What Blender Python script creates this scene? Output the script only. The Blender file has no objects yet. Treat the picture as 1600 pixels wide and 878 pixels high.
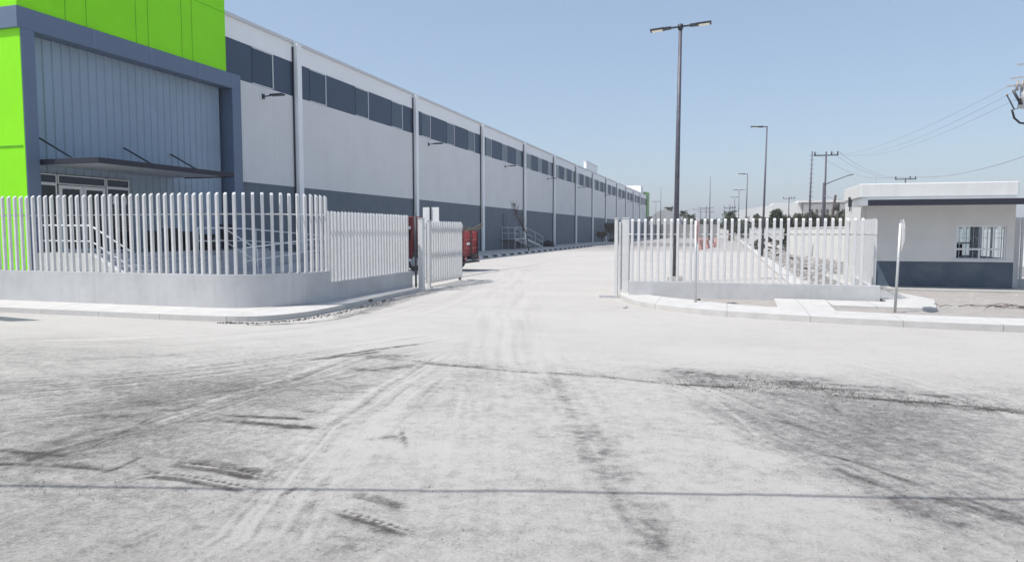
import bpy, bmesh, math, random
import numpy as np
from mathutils import Vector, Matrix, noise as mnoise
R = math.radians
random.seed(7); rng = np.random.default_rng(7)
scene = bpy.context.scene
col = scene.collection

# ------------------------------------------------------------------ camera, sky, sun, exposure
cd = bpy.data.cameras.new('camera'); cam = bpy.data.objects.new('camera', cd); col.objects.link(cam)
cam.location = (0, 0, 1.7); cam.rotation_euler = (R(90 - 4.056), 0, R(17.04))
cd.sensor_width = 36; cd.lens = 24.75; cd.clip_start = 0.1; cd.clip_end = 9000
scene.camera = cam
SUN_EL = 60.0
sdir = Vector((-.79 * math.cos(R(SUN_EL)), -.613 * math.cos(R(SUN_EL)), math.sin(R(SUN_EL))))   # towards the sun
world = bpy.data.worlds.new('World'); scene.world = world; world.use_nodes = True
wn = world.node_tree.nodes; wl = world.node_tree.links
bg = wn['Background']; sky = wn.new('ShaderNodeTexSky'); sky.sky_type = 'NISHITA'; sky.sun_disc = False
sky.sun_elevation = R(SUN_EL); sky.sun_rotation = math.atan2(sdir.x, sdir.y)
sky.air_density = 1.0; sky.dust_density = 3.2; sky.ozone_density = 1.8; sky.altitude = 600
tint = wn.new('ShaderNodeMix'); tint.data_type = 'RGBA'; tint.blend_type = 'MULTIPLY'; tint.inputs[0].default_value = 1   # hazy, slightly violet air
tint.inputs[7].default_value = (1, .985, .875, 1); wl.new(sky.outputs[0], tint.inputs[6])
air = wn.new('ShaderNodeMix'); air.data_type = 'RGBA'; air.inputs[0].default_value = .5; air.inputs[7].default_value = (1.90, 2.46, 3.50, 1)   # even dust veil over the clear sky
wl.new(tint.outputs[2], air.inputs[6]); wl.new(air.outputs[2], bg.inputs[0]); bg.inputs[1].default_value = 0.130
sl = bpy.data.lights.new('sun', 'SUN'); so = bpy.data.objects.new('sun', sl); col.objects.link(so)
sl.energy = 3.0; sl.angle = R(.53); sl.color = (1, .965, .92)
so.rotation_euler = (-sdir).to_track_quat('-Z', 'Y').to_euler(); so.location = (0, 0, 60)
scene.view_settings.view_transform = 'Standard'; scene.view_settings.look = 'None'
scene.view_settings.exposure = 0.65; scene.view_settings.gamma = 1
scene.render.engine = 'CYCLES'

# ------------------------------------------------------------------ materials
def newmat(name):
    m = bpy.data.materials.new(name); m.use_nodes = True
    return m, m.node_tree.nodes, m.node_tree.links, m.node_tree.nodes['Principled BSDF']
def mixc(N, L, fac, a, b, mode='MIX'):
    n = N.new('ShaderNodeMix'); n.data_type = 'RGBA'; n.blend_type = mode
    for s, v in ((n.inputs[0], fac), (n.inputs[6], a), (n.inputs[7], b)):
        if hasattr(v, 'links'): L.new(v, s)
        elif isinstance(v, (int, float)): s.default_value = v
        else: s.default_value = (*v, 1)
    return n.outputs[2]
def nz(N, L, vec, scale, detail=5, rough=.6, dist=0):
    n = N.new('ShaderNodeTexNoise'); n.inputs['Scale'].default_value = scale; n.inputs['Detail'].default_value = detail
    n.inputs['Roughness'].default_value = rough; n.inputs['Distortion'].default_value = dist
    L.new(vec, n.inputs['Vector']); return n.outputs[0]
def mp(N, L, vec, sc=(1, 1, 1), rot=(0, 0, 0)):
    m = N.new('ShaderNodeMapping'); m.inputs['Scale'].default_value = sc; m.inputs['Rotation'].default_value = rot
    L.new(vec, m.inputs[0]); return m.outputs[0]
def rmp(N, L, f, a, b, c=0., d=1.):
    m = N.new('ShaderNodeMapRange'); m.clamp = True; L.new(f, m.inputs[0])
    for i, v in enumerate((a, b, c, d)): m.inputs[i + 1].default_value = v
    return m.outputs[0]
def mth(N, L, op, a, b=None):
    m = N.new('ShaderNodeMath'); m.operation = op
    for i, v in enumerate((a, b)):
        if v is None: continue
        if hasattr(v, 'links'): L.new(v, m.inputs[i])
        else: m.inputs[i].default_value = v
    return m.outputs[0]
def coord(N):
    return N.new('ShaderNodeNewGeometry').outputs['Position']
def mat(name, c, rough=.7, metal=0., vary=.12, scale=3., streak=0., bump=.0, bscale=60., dust=0., spec=.5):
    m, N, L, P = newmat(name)
    pos = coord(N)
    f = nz(N, L, pos, scale, 6, .65)
    dark = tuple(v * (1 - vary) for v in c); lite = tuple(min(1, v * (1 + vary)) for v in c)
    o = mixc(N, L, rmp(N, L, f, .3, .7), dark, lite)
    if streak:
        s = nz(N, L, mp(N, L, pos, (5, 5, .28)), 1.6, 5, .6)
        o = mixc(N, L, rmp(N, L, s, .5, .8, 0, streak), o, tuple(v * .55 for v in c))
    if dust:
        d = nz(N, L, pos, scale * 2.3, 7, .7)
        o = mixc(N, L, rmp(N, L, d, .42, .75, 0, dust), o, (.5, .48, .46))
    L.new(o, P.inputs['Base Color'])
    P.inputs['Roughness'].default_value = rough; P.inputs['Metallic'].default_value = metal
    P.inputs['Specular IOR Level'].default_value = spec
    if bump:
        b = N.new('ShaderNodeBump'); b.inputs['Strength'].default_value = bump; b.inputs['Distance'].default_value = .01
        L.new(nz(N, L, pos, bscale, 6, .7), b.inputs['Height']); L.new(b.outputs[0], P.inputs['Normal'])
    return m
M = {}
M['white'] = mat('white_paint', (.76, .765, .77), .5, vary=.05, streak=.12)
M['picket'] = mat('white_powder_coat', (.60, .60, .60), .42, vary=.07, scale=6, streak=.18)
M['stucco'] = mat('stucco', (.47, .475, .485), .85, vary=.12, scale=1.3, streak=.28, bump=.35, bscale=90, dust=.35)
M['stucco_white'] = mat('stucco_white', (.60, .597, .585), .85, vary=.06, scale=1.5, streak=.2, bump=.3, bscale=70)
M['concrete'] = mat('pale_concrete', (.42, .41, .395), .9, vary=.1, scale=2.2, bump=.4, bscale=60, dust=.3)
M['concrete_paler'] = mat('kerb_concrete', (.50, .49, .475), .9, vary=.1, scale=3, bump=.5, bscale=40, dust=.3)  # paler concrete for kerbs, walks and paths
M['panel'] = mat('panel_pale_grey', (.70, .695, .69), .75, vary=.04, scale=.6, streak=.1)
M['panel_white'] = mat('panel_white', (.88, .88, .88), .7, vary=.03, scale=.6, streak=.08)
M['panel_dark'] = mat('panel_slate', (.105, .135, .17), .7, vary=.07, scale=.7, streak=.1, dust=.1)
M['strip_dark'] = mat('strip_slate', (.048, .076, .125), .6, vary=.05, scale=1)
M['slate_paint'] = mat('slate_paint', (.075, .105, .145), .7, vary=.1, scale=1, dust=.12)
M['wall_grey'] = mat('wall_grey', (.70, .695, .68), .85, vary=.05, scale=1.2, streak=.1, bump=.2)
M['beam'] = mat('beam_slate', (.12, .165, .245), .45, vary=.05, scale=1.5, streak=.08)
M['rib'] = mat('ribbed_sheet', (.27, .345, .43), .5, vary=.06, scale=1.2, streak=.12)
M['green'] = mat('lime_panel', (.27, .80, .01), .5, vary=.05, scale=.8, streak=.06, spec=.2)
M['green_far'] = mat('lime_panel_far', (.13, .33, .08), .5, vary=.05)
M['white_metal'] = mat('white_metal', (.74, .75, .76), .4, vary=.04)
M['trim'] = mat('gutter_grey', (.62, .63, .65), .5, vary=.06, streak=.1)
M['dark_metal'] = mat('dark_metal', (.035, .04, .055), .45, .2, vary=.2)
M['pole_metal'] = mat('pole_metal', (.085, .085, .11), .5, .3, vary=.15, dust=.15)
M['galv'] = mat('galvanised', (.55, .56, .57), .45, .5, vary=.12, scale=8)
M['lens'] = mat('lamp_lens', (.85, .82, .7), .3, vary=.03)
M['canopy_edge'] = mat('canopy_dark', (.016, .018, .032), .6, 0, vary=.1)
M['soffit'] = mat('canopy_soffit', (.42, .45, .48), .6, vary=.05)
M['black'] = mat('black_plastic', (.012, .012, .014), .6, vary=.2)
M['rubber'] = mat('rubber', (.018, .018, .018), .85, vary=.3, dust=.4)
M['red_dark'] = mat('deep_red_paint', (.17, .015, .02), .5, vary=.2, scale=7)
M['red'] = mat('red_paint', (.36, .025, .03), .45, vary=.15, scale=7, dust=.18)
M['red_plastic'] = mat('faded_red_plastic', (.6, .27, .23), .6, vary=.12, dust=.45)
M['wood'] = mat('weathered_wood', (.06, .045, .04), .85, vary=.35, scale=9)
M['cpole'] = mat('concrete_pole', (.085, .083, .10), .85, vary=.15)
M['bark'] = mat('bark', (.1, .075, .06), .9, vary=.3, scale=12)
M['leaf'] = mat('foliage', (.05, .068, .035), .7, vary=.5, scale=1.7)
M['leaf_dry'] = mat('foliage_dry', (.12, .10, .07), .8, vary=.4, scale=2)
M['leaf_olive'] = mat('foliage_olive', (.085, .095, .06), .8, vary=.45, scale=1.5)
M['far_white'] = mat('far_white_wall', (.68, .68, .66), .8, vary=.05, scale=.3, streak=.1)
M['far_grey'] = mat('far_grey_wall', (.36, .35, .335), .85, vary=.12, scale=.4, streak=.3)
M['net'] = mat('shade_cloth', (.36, .37, .38), .8, vary=.06, scale=.8)
M['stone'] = mat('pale_stone', (.45, .43, .41), .9, vary=.25, scale=20)
M['debris'] = mat('dark_debris', (.06, .055, .05), .9, vary=.5, scale=9)
M['sign_red'] = mat('sign_red', (.5, .17, .16), .45, vary=.05)
M['unlit_interior'] = mat('interior_dark', (.03, .035, .04), .8)
M['wire'] = mat('wire_grey', (.30, .31, .34), .6, vary=.1)
M['ceramic'] = mat('ceramic', (.3, .27, .25), .4, vary=.2)
M['blue_ramp'] = mat('ramp_concrete', (.40, .41, .44), .85, vary=.08, scale=2, streak=.15)

def glass(name, c, rough=.06):
    m, N, L, P = newmat(name)
    P.inputs['Base Color'].default_value = (*c, 1); P.inputs['Roughness'].default_value = rough; P.inputs['Specular Tint'].default_value = (.75, .88, 1, 1)
    P.inputs['Specular IOR Level'].default_value = .5
    b = N.new('ShaderNodeBump'); b.inputs['Strength'].default_value = .05; b.inputs['Distance'].default_value = .02
    L.new(nz(N, L, coord(N), 1.2, 2, .5), b.inputs['Height']); L.new(b.outputs[0], P.inputs['Normal'])
    return m
M['glass'] = glass('dark_window_glass', (.03, .045, .07))
M['glass_door'] = glass('dark_door_glass', (.008, .011, .016), .04)
def clearglass():
    m, N, L, P = newmat('clear_window_glass')
    P.inputs['Transmission Weight'].default_value = 1; P.inputs['Roughness'].default_value = 0; P.inputs['IOR'].default_value = 1.01
    P.inputs['Base Color'].default_value = (.75, .8, .82, 1)
    return m
M['glass_clear'] = clearglass()
def panel_joints(m, pitch, axis='Y', w=.012, depth=.72):
    # vertical panel joints printed by the cladding itself: thin darker lines at a fixed pitch
    N = m.node_tree.nodes; L = m.node_tree.links; P = N['Principled BSDF']
    src = P.inputs['Base Color'].links[0].from_socket
    sp = N.new('ShaderNodeSeparateXYZ'); L.new(coord(N), sp.inputs[0])
    a = mth(N, L, 'FRACT', mth(N, L, 'DIVIDE', sp.outputs[axis], pitch))
    f = mth(N, L, 'LESS_THAN', a, w / pitch)
    o2 = mixc(N, L, f, src, mixc(N, L, 1., src, (depth, depth, depth), 'MULTIPLY'))
    L.new(o2, P.inputs['Base Color'])
panel_joints(M['concrete_paler'], 1.5, 'X', .014, .6); panel_joints(M['panel'], 2.02); panel_joints(M['panel_dark'], 2.02, depth=.85)
def stripe_mat(name, a, b, pitch):
    m, N, L, P = newmat(name)
    sp = N.new('ShaderNodeSeparateXYZ'); L.new(coord(N), sp.inputs[0])
    f = mth(N, L, 'GREATER_THAN', mth(N, L, 'FRACT', mth(N, L, 'DIVIDE', sp.outputs['Y'], pitch)), .5)
    o = mixc(N, L, f, a, b); d = nz(N, L, coord(N), 5, 6, .7)
    o = mixc(N, L, rmp(N, L, d, .5, .8, 0, .5), o, (.45, .43, .41)); L.new(o, P.inputs['Base Color'])
    P.inputs['Roughness'].default_value = .85
    return m
M['kerb_stripe'] = stripe_mat('kerb_stripe', (.05, .05, .05), (.62, .61, .6), 1.9)

# ------------------------------------------------------------------ mesh collector
class MB:
    def __init__(s): s.v = []; s.f = []
    def box(s, x0, x1, y0, y1, z0, z1):
        n = len(s.v)
        s.v += [(x0, y0, z0), (x1, y0, z0), (x1, y1, z0), (x0, y1, z0), (x0, y0, z1), (x1, y0, z1), (x1, y1, z1), (x0, y1, z1)]
        s.f += [tuple(n + i for i in q) for q in ((3, 2, 1, 0), (4, 5, 6, 7), (0, 1, 5, 4), (1, 2, 6, 5), (2, 3, 7, 6), (3, 0, 4, 7))]
        return s
    def bar(s, a, b, w, h=None):
        """rectangular bar from a to b"""
        h = h or w; a = Vector(a); b = Vector(b); d = (b - a).normalized()
        up = Vector((0, 0, 1)) if abs(d.z) < .95 else Vector((0, 1, 0))
        r = d.cross(up).normalized(); u = r.cross(d)
        n = len(s.v)
        for p in (a, b):
            for i, j in ((-1, -1), (1, -1), (1, 1), (-1, 1)): s.v.append(tuple(p + r * (w / 2 * i) + u * (h / 2 * j)))
        s.f += [tuple(n + i for i in q) for q in ((0, 1, 2, 3), (7, 6, 5, 4), (0, 4, 5, 1), (1, 5, 6, 2), (2, 6, 7, 3), (3, 7, 4, 0))]
        return s
    def tube(s, pts, r, k=8, r2=None):
        pts = [Vector(p) for p in pts]; n = len(s.v); m = len(pts)
        for i, p in enumerate(pts):
            d = (pts[min(i + 1, m - 1)] - pts[max(i - 1, 0)]).normalized()
            up = Vector((0, 0, 1)) if abs(d.z) < .95 else Vector((0, 1, 0))
            a = d.cross(up).normalized(); b = a.cross(d)
            rr = r + ((r2 if r2 is not None else r) - r) * i / (m - 1)
            for j in range(k):
                t = 2 * math.pi * j / k; s.v.append(tuple(p + a * (rr * math.cos(t)) + b * (rr * math.sin(t))))
        for i in range(m - 1):
            for j in range(k):
                q = n + i * k; s.f.append((q + j, q + (j + 1) % k, q + k + (j + 1) % k, q + k + j))
        s.f.append(tuple(n + j for j in range(k))[::-1]); s.f.append(tuple(n + (m - 1) * k + j for j in range(k)))
        return s
    def prism(s, poly, z0, z1):
        n = len(s.v); k = len(poly)
        s.v += [(x, y, z0) for x, y in poly] + [(x, y, z1) for x, y in poly]
        s.f.append(tuple(range(n + k - 1, n - 1, -1))); s.f.append(tuple(range(n + k, n + 2 * k)))
        for i in range(k): j = (i + 1) % k; s.f.append((n + i, n + j, n + k + j, n + k + i))
        return s
    def xprism(s, poly, a0, a1, axis):
        """profile poly (u,z) extruded along axis 'X' or 'Y' """
        n = len(s.v); k = len(poly)
        for a in (a0, a1):
            s.v += [((a, u, z) if axis == 'X' else (u, a, z)) for u, z in poly]
        s.f.append(tuple(range(n + k - 1, n - 1, -1))); s.f.append(tuple(range(n + k, n + 2 * k)))
        for i in range(k): j = (i + 1) % k; s.f.append((n + i, n + j, n + k + j, n + k + i))
        return s
    def blob(s, c, r, seed=0, k=10, amp=.35, flat=1.):
        n = len(s.v); rows = k // 2
        for i in range(rows + 1):
            th = math.pi * i / rows
            for j in range(k):
                ph = 2 * math.pi * j / k
                d = Vector((math.sin(th) * math.cos(ph), math.sin(th) * math.sin(ph), math.cos(th)))
                q = r * (1 + amp * mnoise.noise(d * 1.9 + Vector((seed * 3.1, seed, 0))))
                s.v.append((c[0] + d.x * q, c[1] + d.y * q, c[2] + d.z * q * flat))
        for i in range(rows):
            for j in range(k):
                a = n + i * k + j; b = n + i * k + (j + 1) % k; s.f.append((a, a + k, b + k, b))
        return s
    def build(s, name, m, parent=None, bevel=0., smooth=False):
        me = bpy.data.meshes.new(name); me.from_pydata(s.v, [], s.f)
        bm = bmesh.new(); bm.from_mesh(me); bmesh.ops.recalc_face_normals(bm, faces=bm.faces)
        if bevel: bmesh.ops.bevel(bm, geom=list(bm.edges), offset=bevel, segments=1, affect='EDGES', clamp_overlap=True)
        bm.to_mesh(me); bm.free()
        me.materials.append(M[m] if isinstance(m, str) else m)
        if smooth: me.polygons.foreach_set('use_smooth', [True] * len(me.polygons))
        o = bpy.data.objects.new(name, me); col.objects.link(o)
        if parent is not None:
            o.parent = parent
            pw = parent
            base = Vector((0, 0, 0)); rot = Matrix.Identity(4)
            # verts are given in world space: cancel the parents' transforms
            inv = world_matrix(pw).inverted()
            o.matrix_parent_inverse = Matrix.Identity(4)
            me.transform(inv)
        return o
def world_matrix(o):
    m = Matrix.LocRotScale(o.location, o.rotation_euler, o.scale)
    return world_matrix(o.parent) @ m if o.parent else m
def tag(o, label=None, cat=None, group=None, kind=None):
    if label: o['label'] = label
    if cat: o['category'] = cat
    if group: o['group'] = group
    if kind: o['kind'] = kind
    return o
def thing(name, loc, label, cat, group=None, rz=0):
    o = bpy.data.objects.new(name, None); o.empty_display_size = .3; col.objects.link(o)
    o.location = loc; o.rotation_euler = (0, 0, rz)
    return tag(o, label, cat, group)
def dup(o, parent=None):
    c = o.copy(); col.objects.link(c); c.parent = parent
    for ch in [x for x in bpy.data.objects if x.parent == o]: dup(ch, c)
    return c
def struct(name, mb, m, **k): return tag(mb.build(name, m, **k), kind='structure')

# ------------------------------------------------------------------ ground sheet with its dirt and a painted kerb shadow
BUNDLES = [
 ([(-7.872,5.293),(-7.041,5.94),(-6.2,6.95),(-5.463,8.28),(-4.76,9.584),(-4.316,10.537)], 0.85, 0.09, 16, 201),
 ([(-6.602,4.425),(-5.805,5.016),(-5.212,6.015),(-4.688,7.097),(-4.37,8.412),(-4.021,9.325)], 0.6, 0.1, 18, 205),
 ([(-5.493,3.666),(-5.027,3.998),(-4.832,4.653),(-4.77,5.586),(-4.789,6.99),(-4.81,8.691)], 0.32, 0.1, 24, 209),
 ([(-2.407,2.783),(-2.704,3.523),(-3.039,4.495),(-3.336,5.653),(-3.587,7.55),(-3.741,9.128)], 0.26, 0.12, 26, 213),
 ([(-2.075,2.885),(-2.37,3.625),(-2.702,4.76),(-2.99,6.003),(-3.224,7.661)], 0.22, 0.1, 30, 217),
 ([(-3.999,3.575),(-3.842,4.024),(-3.011,4.07),(-2.16,3.794),(-1.424,3.457)], 0.16, 0.05, 30, 221),
 ([(-2.241,9.065),(-1.355,6.504),(-0.73,4.837),(-0.298,3.886),(-0.14,3.478)], 0.5, 0.05, 14, 225),
 ([(-3.223,8.764),(-2.209,5.999),(-1.631,4.301),(-1.228,3.144)], 0.5, 0.035, 18, 229),
 ([(-0.508,8.119),(0.272,6.759),(0.907,5.627),(1.379,4.774),(1.77,4.278)], 0.55, 0.07, 20, 233),
 ([(0.117,8.135),(0.949,6.966),(1.588,5.836),(2.17,5.121)], 0.5, 0.06, 22, 237),
 ([(1.362,10.169),(2.163,8.761),(2.906,6.927)], 0.5, 0.05, 12, 241),
 ([(-13.251,46.215),(-6.153,20.075),(-3.531,11.155),(-2.269,7.403)], 0.9, 0.05, 8, 245),
 ([(-11.052,7.468),(-8.903,8.641),(-7.015,10.087),(-6.508,13.117),(-7.251,19.738),(-9.874,36.964)], 1.1, 0.05, 7, 249),
]
EDGE = [(-4.627, 8.187), (-3.866, 8.14), (-3.363, 8.204), (-2.069, 8.055), (-0.921, 7.956), (-0.288, 7.908), (0.433, 7.746)]
SIDE = [(-0.288, 7.908), (0.25, 6.113), (0.54, 5.028), (0.702, 4.28), (0.827, 3.774)]
STROKES = [
 ([(-5.299,8.029),(-5.129,8.382),(-4.974,8.805),(-4.549,9.585),(-4.369,9.767)], 0.05, 0.55),
 ([(-5.189,8.161),(-4.87,8.619),(-4.678,9.008)], 0.05, 0.5),
 ([(-4.794,8.485),(-4.377,8.613),(-4.106,8.853)], 0.1, 0.4),
 ([(-4.518,7.675),(-4.023,7.741),(-3.804,8.297)], 0.1, 0.35),
 ([(-4.452,8.387),(-4.042,8.513)], 0.16, 0.22),
 ([(-4.002,8.427),(-3.412,8.324),(-2.87,8.266)], 0.04, 0.5),
 ([(-3.764,8.309),(-2.829,8.149),(-2.078,8.091)], 0.03, 0.45),
 ([(-2.107,8.204),(-1.471,8.16),(-0.638,7.972)], 0.035, 0.4),
 ([(-1.549,8.375),(-1.314,8.131)], 0.04, 0.35),
 ([(-0.641,8.007),(-0.223,7.996),(0.25,8.04)], 0.04, 0.55),
 ([(-0.787,8.818),(-0.245,8.693),(0.192,8.517)], 0.16, 0.3),
 ([(-0.939,8.772),(-0.235,8.386),(0.458,8.239)], 0.3, 0.2),
 ([(0.397,8.396),(0.796,8.308),(1.108,8.204)], 0.1, 0.5),
 ([(0.671,8.409),(0.874,8.436)], 0.06, 0.5),
 ([(0.405,7.83),(0.69,7.824)], 0.05, 0.5),
 ([(1.067,7.879),(1.659,7.856),(2.107,7.827),(2.801,7.654)], 0.05, 0.6),
 ([(1.523,7.759),(2.85,7.793)], 0.1, 0.35),
 ([(1.965,8.185),(2.276,8.25)], 0.05, 0.7),
 ([(0.473,8.528),(1.149,8.52),(1.911,8.483)], 0.05, 0.35),
 ([(0.917,8.211),(1.736,8.238),(2.855,8.111)], 0.2, 0.22),
 ([(-0.241,8.575),(0.839,8.791),(1.499,8.663)], 0.25, 0.18),
 ([(0.292,7.325),(0.918,6.73),(1.581,6.333),(2.318,6.299)], 0.75, 0.19),
 ([(-0.146,7.661),(0.364,6.389),(0.947,5.351),(1.609,4.306)], 0.42, 0.1),
 ([(-0.019,8.093),(1.539,7.267),(2.619,7.143)], 0.45, 0.16),
 ([(0.357,6.785),(0.638,6.557),(0.978,6.222)], 0.02, 0.35),
 ([(1.005,7.489),(1.05,6.998)], 0.015, 0.4),
 ([(0.708,5.805),(0.912,5.66),(1.156,5.387),(1.301,5.199)], 0.02, 0.55),
 ([(0.716,5.494),(0.997,5.181),(1.119,5.023)], 0.03, 0.35),
 ([(1.019,4.992),(1.164,4.739),(1.357,4.554)], 0.04, 0.4),
 ([(1.081,4.841),(1.175,4.712)], 0.05, 0.35),
 ([(1.271,4.622),(1.421,4.573)], 0.06, 0.45),
 ([(1.29,5.075),(1.507,4.865),(1.746,4.692)], 0.05, 0.35),
 ([(1.46,5.07),(1.777,4.777)], 0.02, 0.4),
 ([(1.239,5.06),(1.404,4.865)], 0.07, 0.25),
 ([(1.834,6.117),(2.023,6.175)], 0.05, -0.3),
 ([(0.671,5.48),(0.757,5.477)], 0.04, -0.25),
 ([(0.664,5.067),(1.011,5.049)], 0.05, -0.15),
 ([(-0.191,6.99),(0.237,5.745),(0.561,4.852),(0.81,3.984)], 0.3, -0.1),
 ([(-0.323,7.931),(0.047,6.934),(0.342,5.954)], 0.02, -0.22),
 ([(-1.994,8.038),(-1.278,6.284),(-1.003,5.56),(-0.657,4.612),(-0.34,3.882),(-0.205,3.527)], 0.14, 0.11),
 ([(-1.425,6.011),(-0.964,5.377),(-0.73,4.837)], 0.25, 0.07),
 ([(-0.546,4.289),(-0.37,3.907),(-0.205,3.527)], 0.08, 0.28),
 ([(-0.387,3.902),(-0.261,3.855)], 0.05, 0.3),
 ([(-2.827,4.982),(-2.713,5.205),(-2.431,5.104)], 0.05, 0.3),
 ([(-2.555,5.066),(-2.416,5.072)], 0.03, 0.5),
 ([(-2.654,5.422),(-2.382,4.942)], 0.02, 0.4),
 ([(-3.203,5.213),(-3.175,5.431)], 0.02, 0.45),
 ([(-3.096,5.087),(-3.068,5.194)], 0.03, 0.35),
 ([(-3.913,4.15),(-3.606,4.139),(-3.311,4.115),(-3.012,4.056)], 0.05, 0.9),
 ([(-3.94,4.204),(-3.567,4.226),(-3.09,4.141)], 0.045, 0.5),
 ([(-3.513,4.095),(-3.003,4.059)], 0.035, 0.6),
 ([(-3.912,3.834),(-3.803,3.922),(-3.46,3.906),(-2.969,3.842)], 0.05, 0.95),
 ([(-3.942,3.921),(-3.81,3.99)], 0.03, 0.6),
 ([(-2.27,3.707),(-1.985,3.634),(-1.68,3.515)], 0.038, 1.0),
 ([(-2.24,3.665),(-1.946,3.56),(-1.666,3.484)], 0.05, 0.35),
 ([(-2.339,3.987),(-2.067,3.954),(-1.822,3.814)], 0.04, 0.35),
 ([(-2.259,3.93),(-2.032,3.887)], 0.015, 0.5),
 ([(-5.61,3.936),(-5.056,4.022),(-4.584,4.053)], 0.035, 0.6),
 ([(-5.252,3.679),(-4.817,3.828),(-4.372,3.861),(-4.138,3.861)], 0.03, 0.6),
 ([(-5.402,3.787),(-4.969,3.951),(-4.565,3.981)], 0.1, 0.12),
 ([(-4.748,3.674),(-4.611,3.759)], 0.04, 0.45),
 ([(-4.605,3.908),(-4.351,3.896)], 0.04, 0.3),
 ([(-4.192,3.803),(-4.198,4.032),(-4.241,4.206)], 0.02, 0.5),
 ([(-4.923,3.621),(-4.998,3.975),(-4.884,4.637),(-4.886,5.062)], 0.03, 0.35),
 ([(-4.762,4.213),(-4.905,4.691),(-5.028,5.135)], 0.012, 0.5),
 ([(-5.146,4.095),(-5.185,4.352),(-5.153,4.761)], 0.05, 0.25),
 ([(-4.454,5.382),(-3.943,5.444),(-3.636,5.491)], 0.03, 0.7),
 ([(-4.415,5.207),(-3.864,5.242),(-3.313,5.24)], 0.04, 0.7),
 ([(-3.866,5.735),(-3.596,5.693)], 0.03, 0.35),
 ([(-3.813,5.171),(-3.384,5.303)], 0.05, 0.3),
 ([(-5.692,5.575),(-5.446,5.736)], 0.03, 0.55),
 ([(-5.238,5.314),(-4.976,5.394),(-4.999,5.676)], 0.03, 0.45),
 ([(-5.689,5.492),(-5.079,5.679)], 0.1, 0.25),
 ([(-5.405,6.049),(-4.873,6.404)], 0.03, 0.35),
 ([(-5.744,4.962),(-5.253,5.066),(-5.117,5.227)], 0.05, 0.3),
 ([(-4.221,5.266),(-4.126,5.411)], 0.05, 0.25),
 ([(-6.279,4.416),(-6.031,4.513)], 0.03, 0.4),
 ([(-3.993,6.513),(-3.652,6.586)], 0.02, 0.5),
 ([(-4.186,6.33),(-3.946,6.313)], 0.02, 0.4),
 ([(-3.991,6.773),(-3.769,6.943)], 0.03, 0.3),
 ([(-4.609,5.147),(-4.413,5.162)], 0.04, 0.4),
 ([(-7.56,5.205),(-7.165,5.447),(-6.935,5.772)], 0.02, 0.45),
 ([(-6.935,5.772),(-6.307,6.097),(-5.726,6.413)], 0.03, 0.2),
 ([(-6.498,7.068),(-5.947,7.831),(-5.524,8.693)], 0.015, 0.35),
 ([(-5.187,6.179),(-4.825,6.795),(-4.712,7.406)], 0.015, 0.4),
 ([(-4.925,6.259),(-4.451,6.734),(-4.169,7.372)], 0.012, 0.35),
 ([(-6.719,4.616),(-5.754,5.556),(-5.074,6.903),(-4.471,7.909)], 0.9, 0.17),
 ([(-5.819,3.889),(-4.858,4.36),(-4.408,5.325)], 0.5, 0.13),
 ([(-2.168,3.189),(-1.957,3.294),(-1.714,3.272)], 0.12, 0.28),
 ([(-3.623,2.783),(-3.428,2.927)], 0.12, 0.12),
 ([(-4.226,3.056),(-3.985,3.11)], 0.05, 0.22),
 ([(-3.224,2.865),(-2.99,2.977),(-2.786,3.081)], 0.06, 0.15),
 ([(-2.718,3.766),(-2.727,4.027)], 0.02, 0.45),
 ([(-2.59,4.044),(-2.54,4.123)], 0.02, 0.5),
 ([(-2.426,3.608),(-2.476,3.863)], 0.02, 0.35),
 ([(-5.114,9.167),(-4.981,7.983),(-4.97,7.165),(-4.893,6.43),(-4.901,5.625),(-4.778,4.876)], 0.07, -0.25),
 ([(-3.636,7.654),(-3.616,6.66),(-3.468,5.66),(-3.109,4.458)], 0.09, -0.22),
 ([(-3.258,7.1),(-3.048,5.985),(-2.827,4.982),(-2.637,4.119)], 0.08, -0.18),
 ([(-5.601,4.132),(-5.267,4.422),(-4.61,4.436),(-4.214,4.557)], 0.12, -0.12),
 ([(-4.599,3.651),(-4.157,3.719)], 0.1, -0.15),
 ([(-8.367,10.682),(-7.808,11.037),(-7.515,11.414)], 0.05, 0.7),  # kerb foot: its shadow and debris painted dark into the ground colour
 ([(-7.523,11.219),(-7.129,12.142),(-7.662,14.471),(-8.079,17.456)], 0.06, 0.45),  # same painted kerb shadow and debris, further round the corner
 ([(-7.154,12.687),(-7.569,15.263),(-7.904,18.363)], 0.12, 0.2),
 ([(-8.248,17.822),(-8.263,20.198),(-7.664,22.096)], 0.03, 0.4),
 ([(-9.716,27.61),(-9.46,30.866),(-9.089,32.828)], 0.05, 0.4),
 ([(-10.622,7.916),(-9.117,8.85),(-7.231,9.867)], 0.3, -0.05),
 ([(-8.379,7.085),(-7.114,7.985)], 0.1, 0.1),
]

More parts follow.
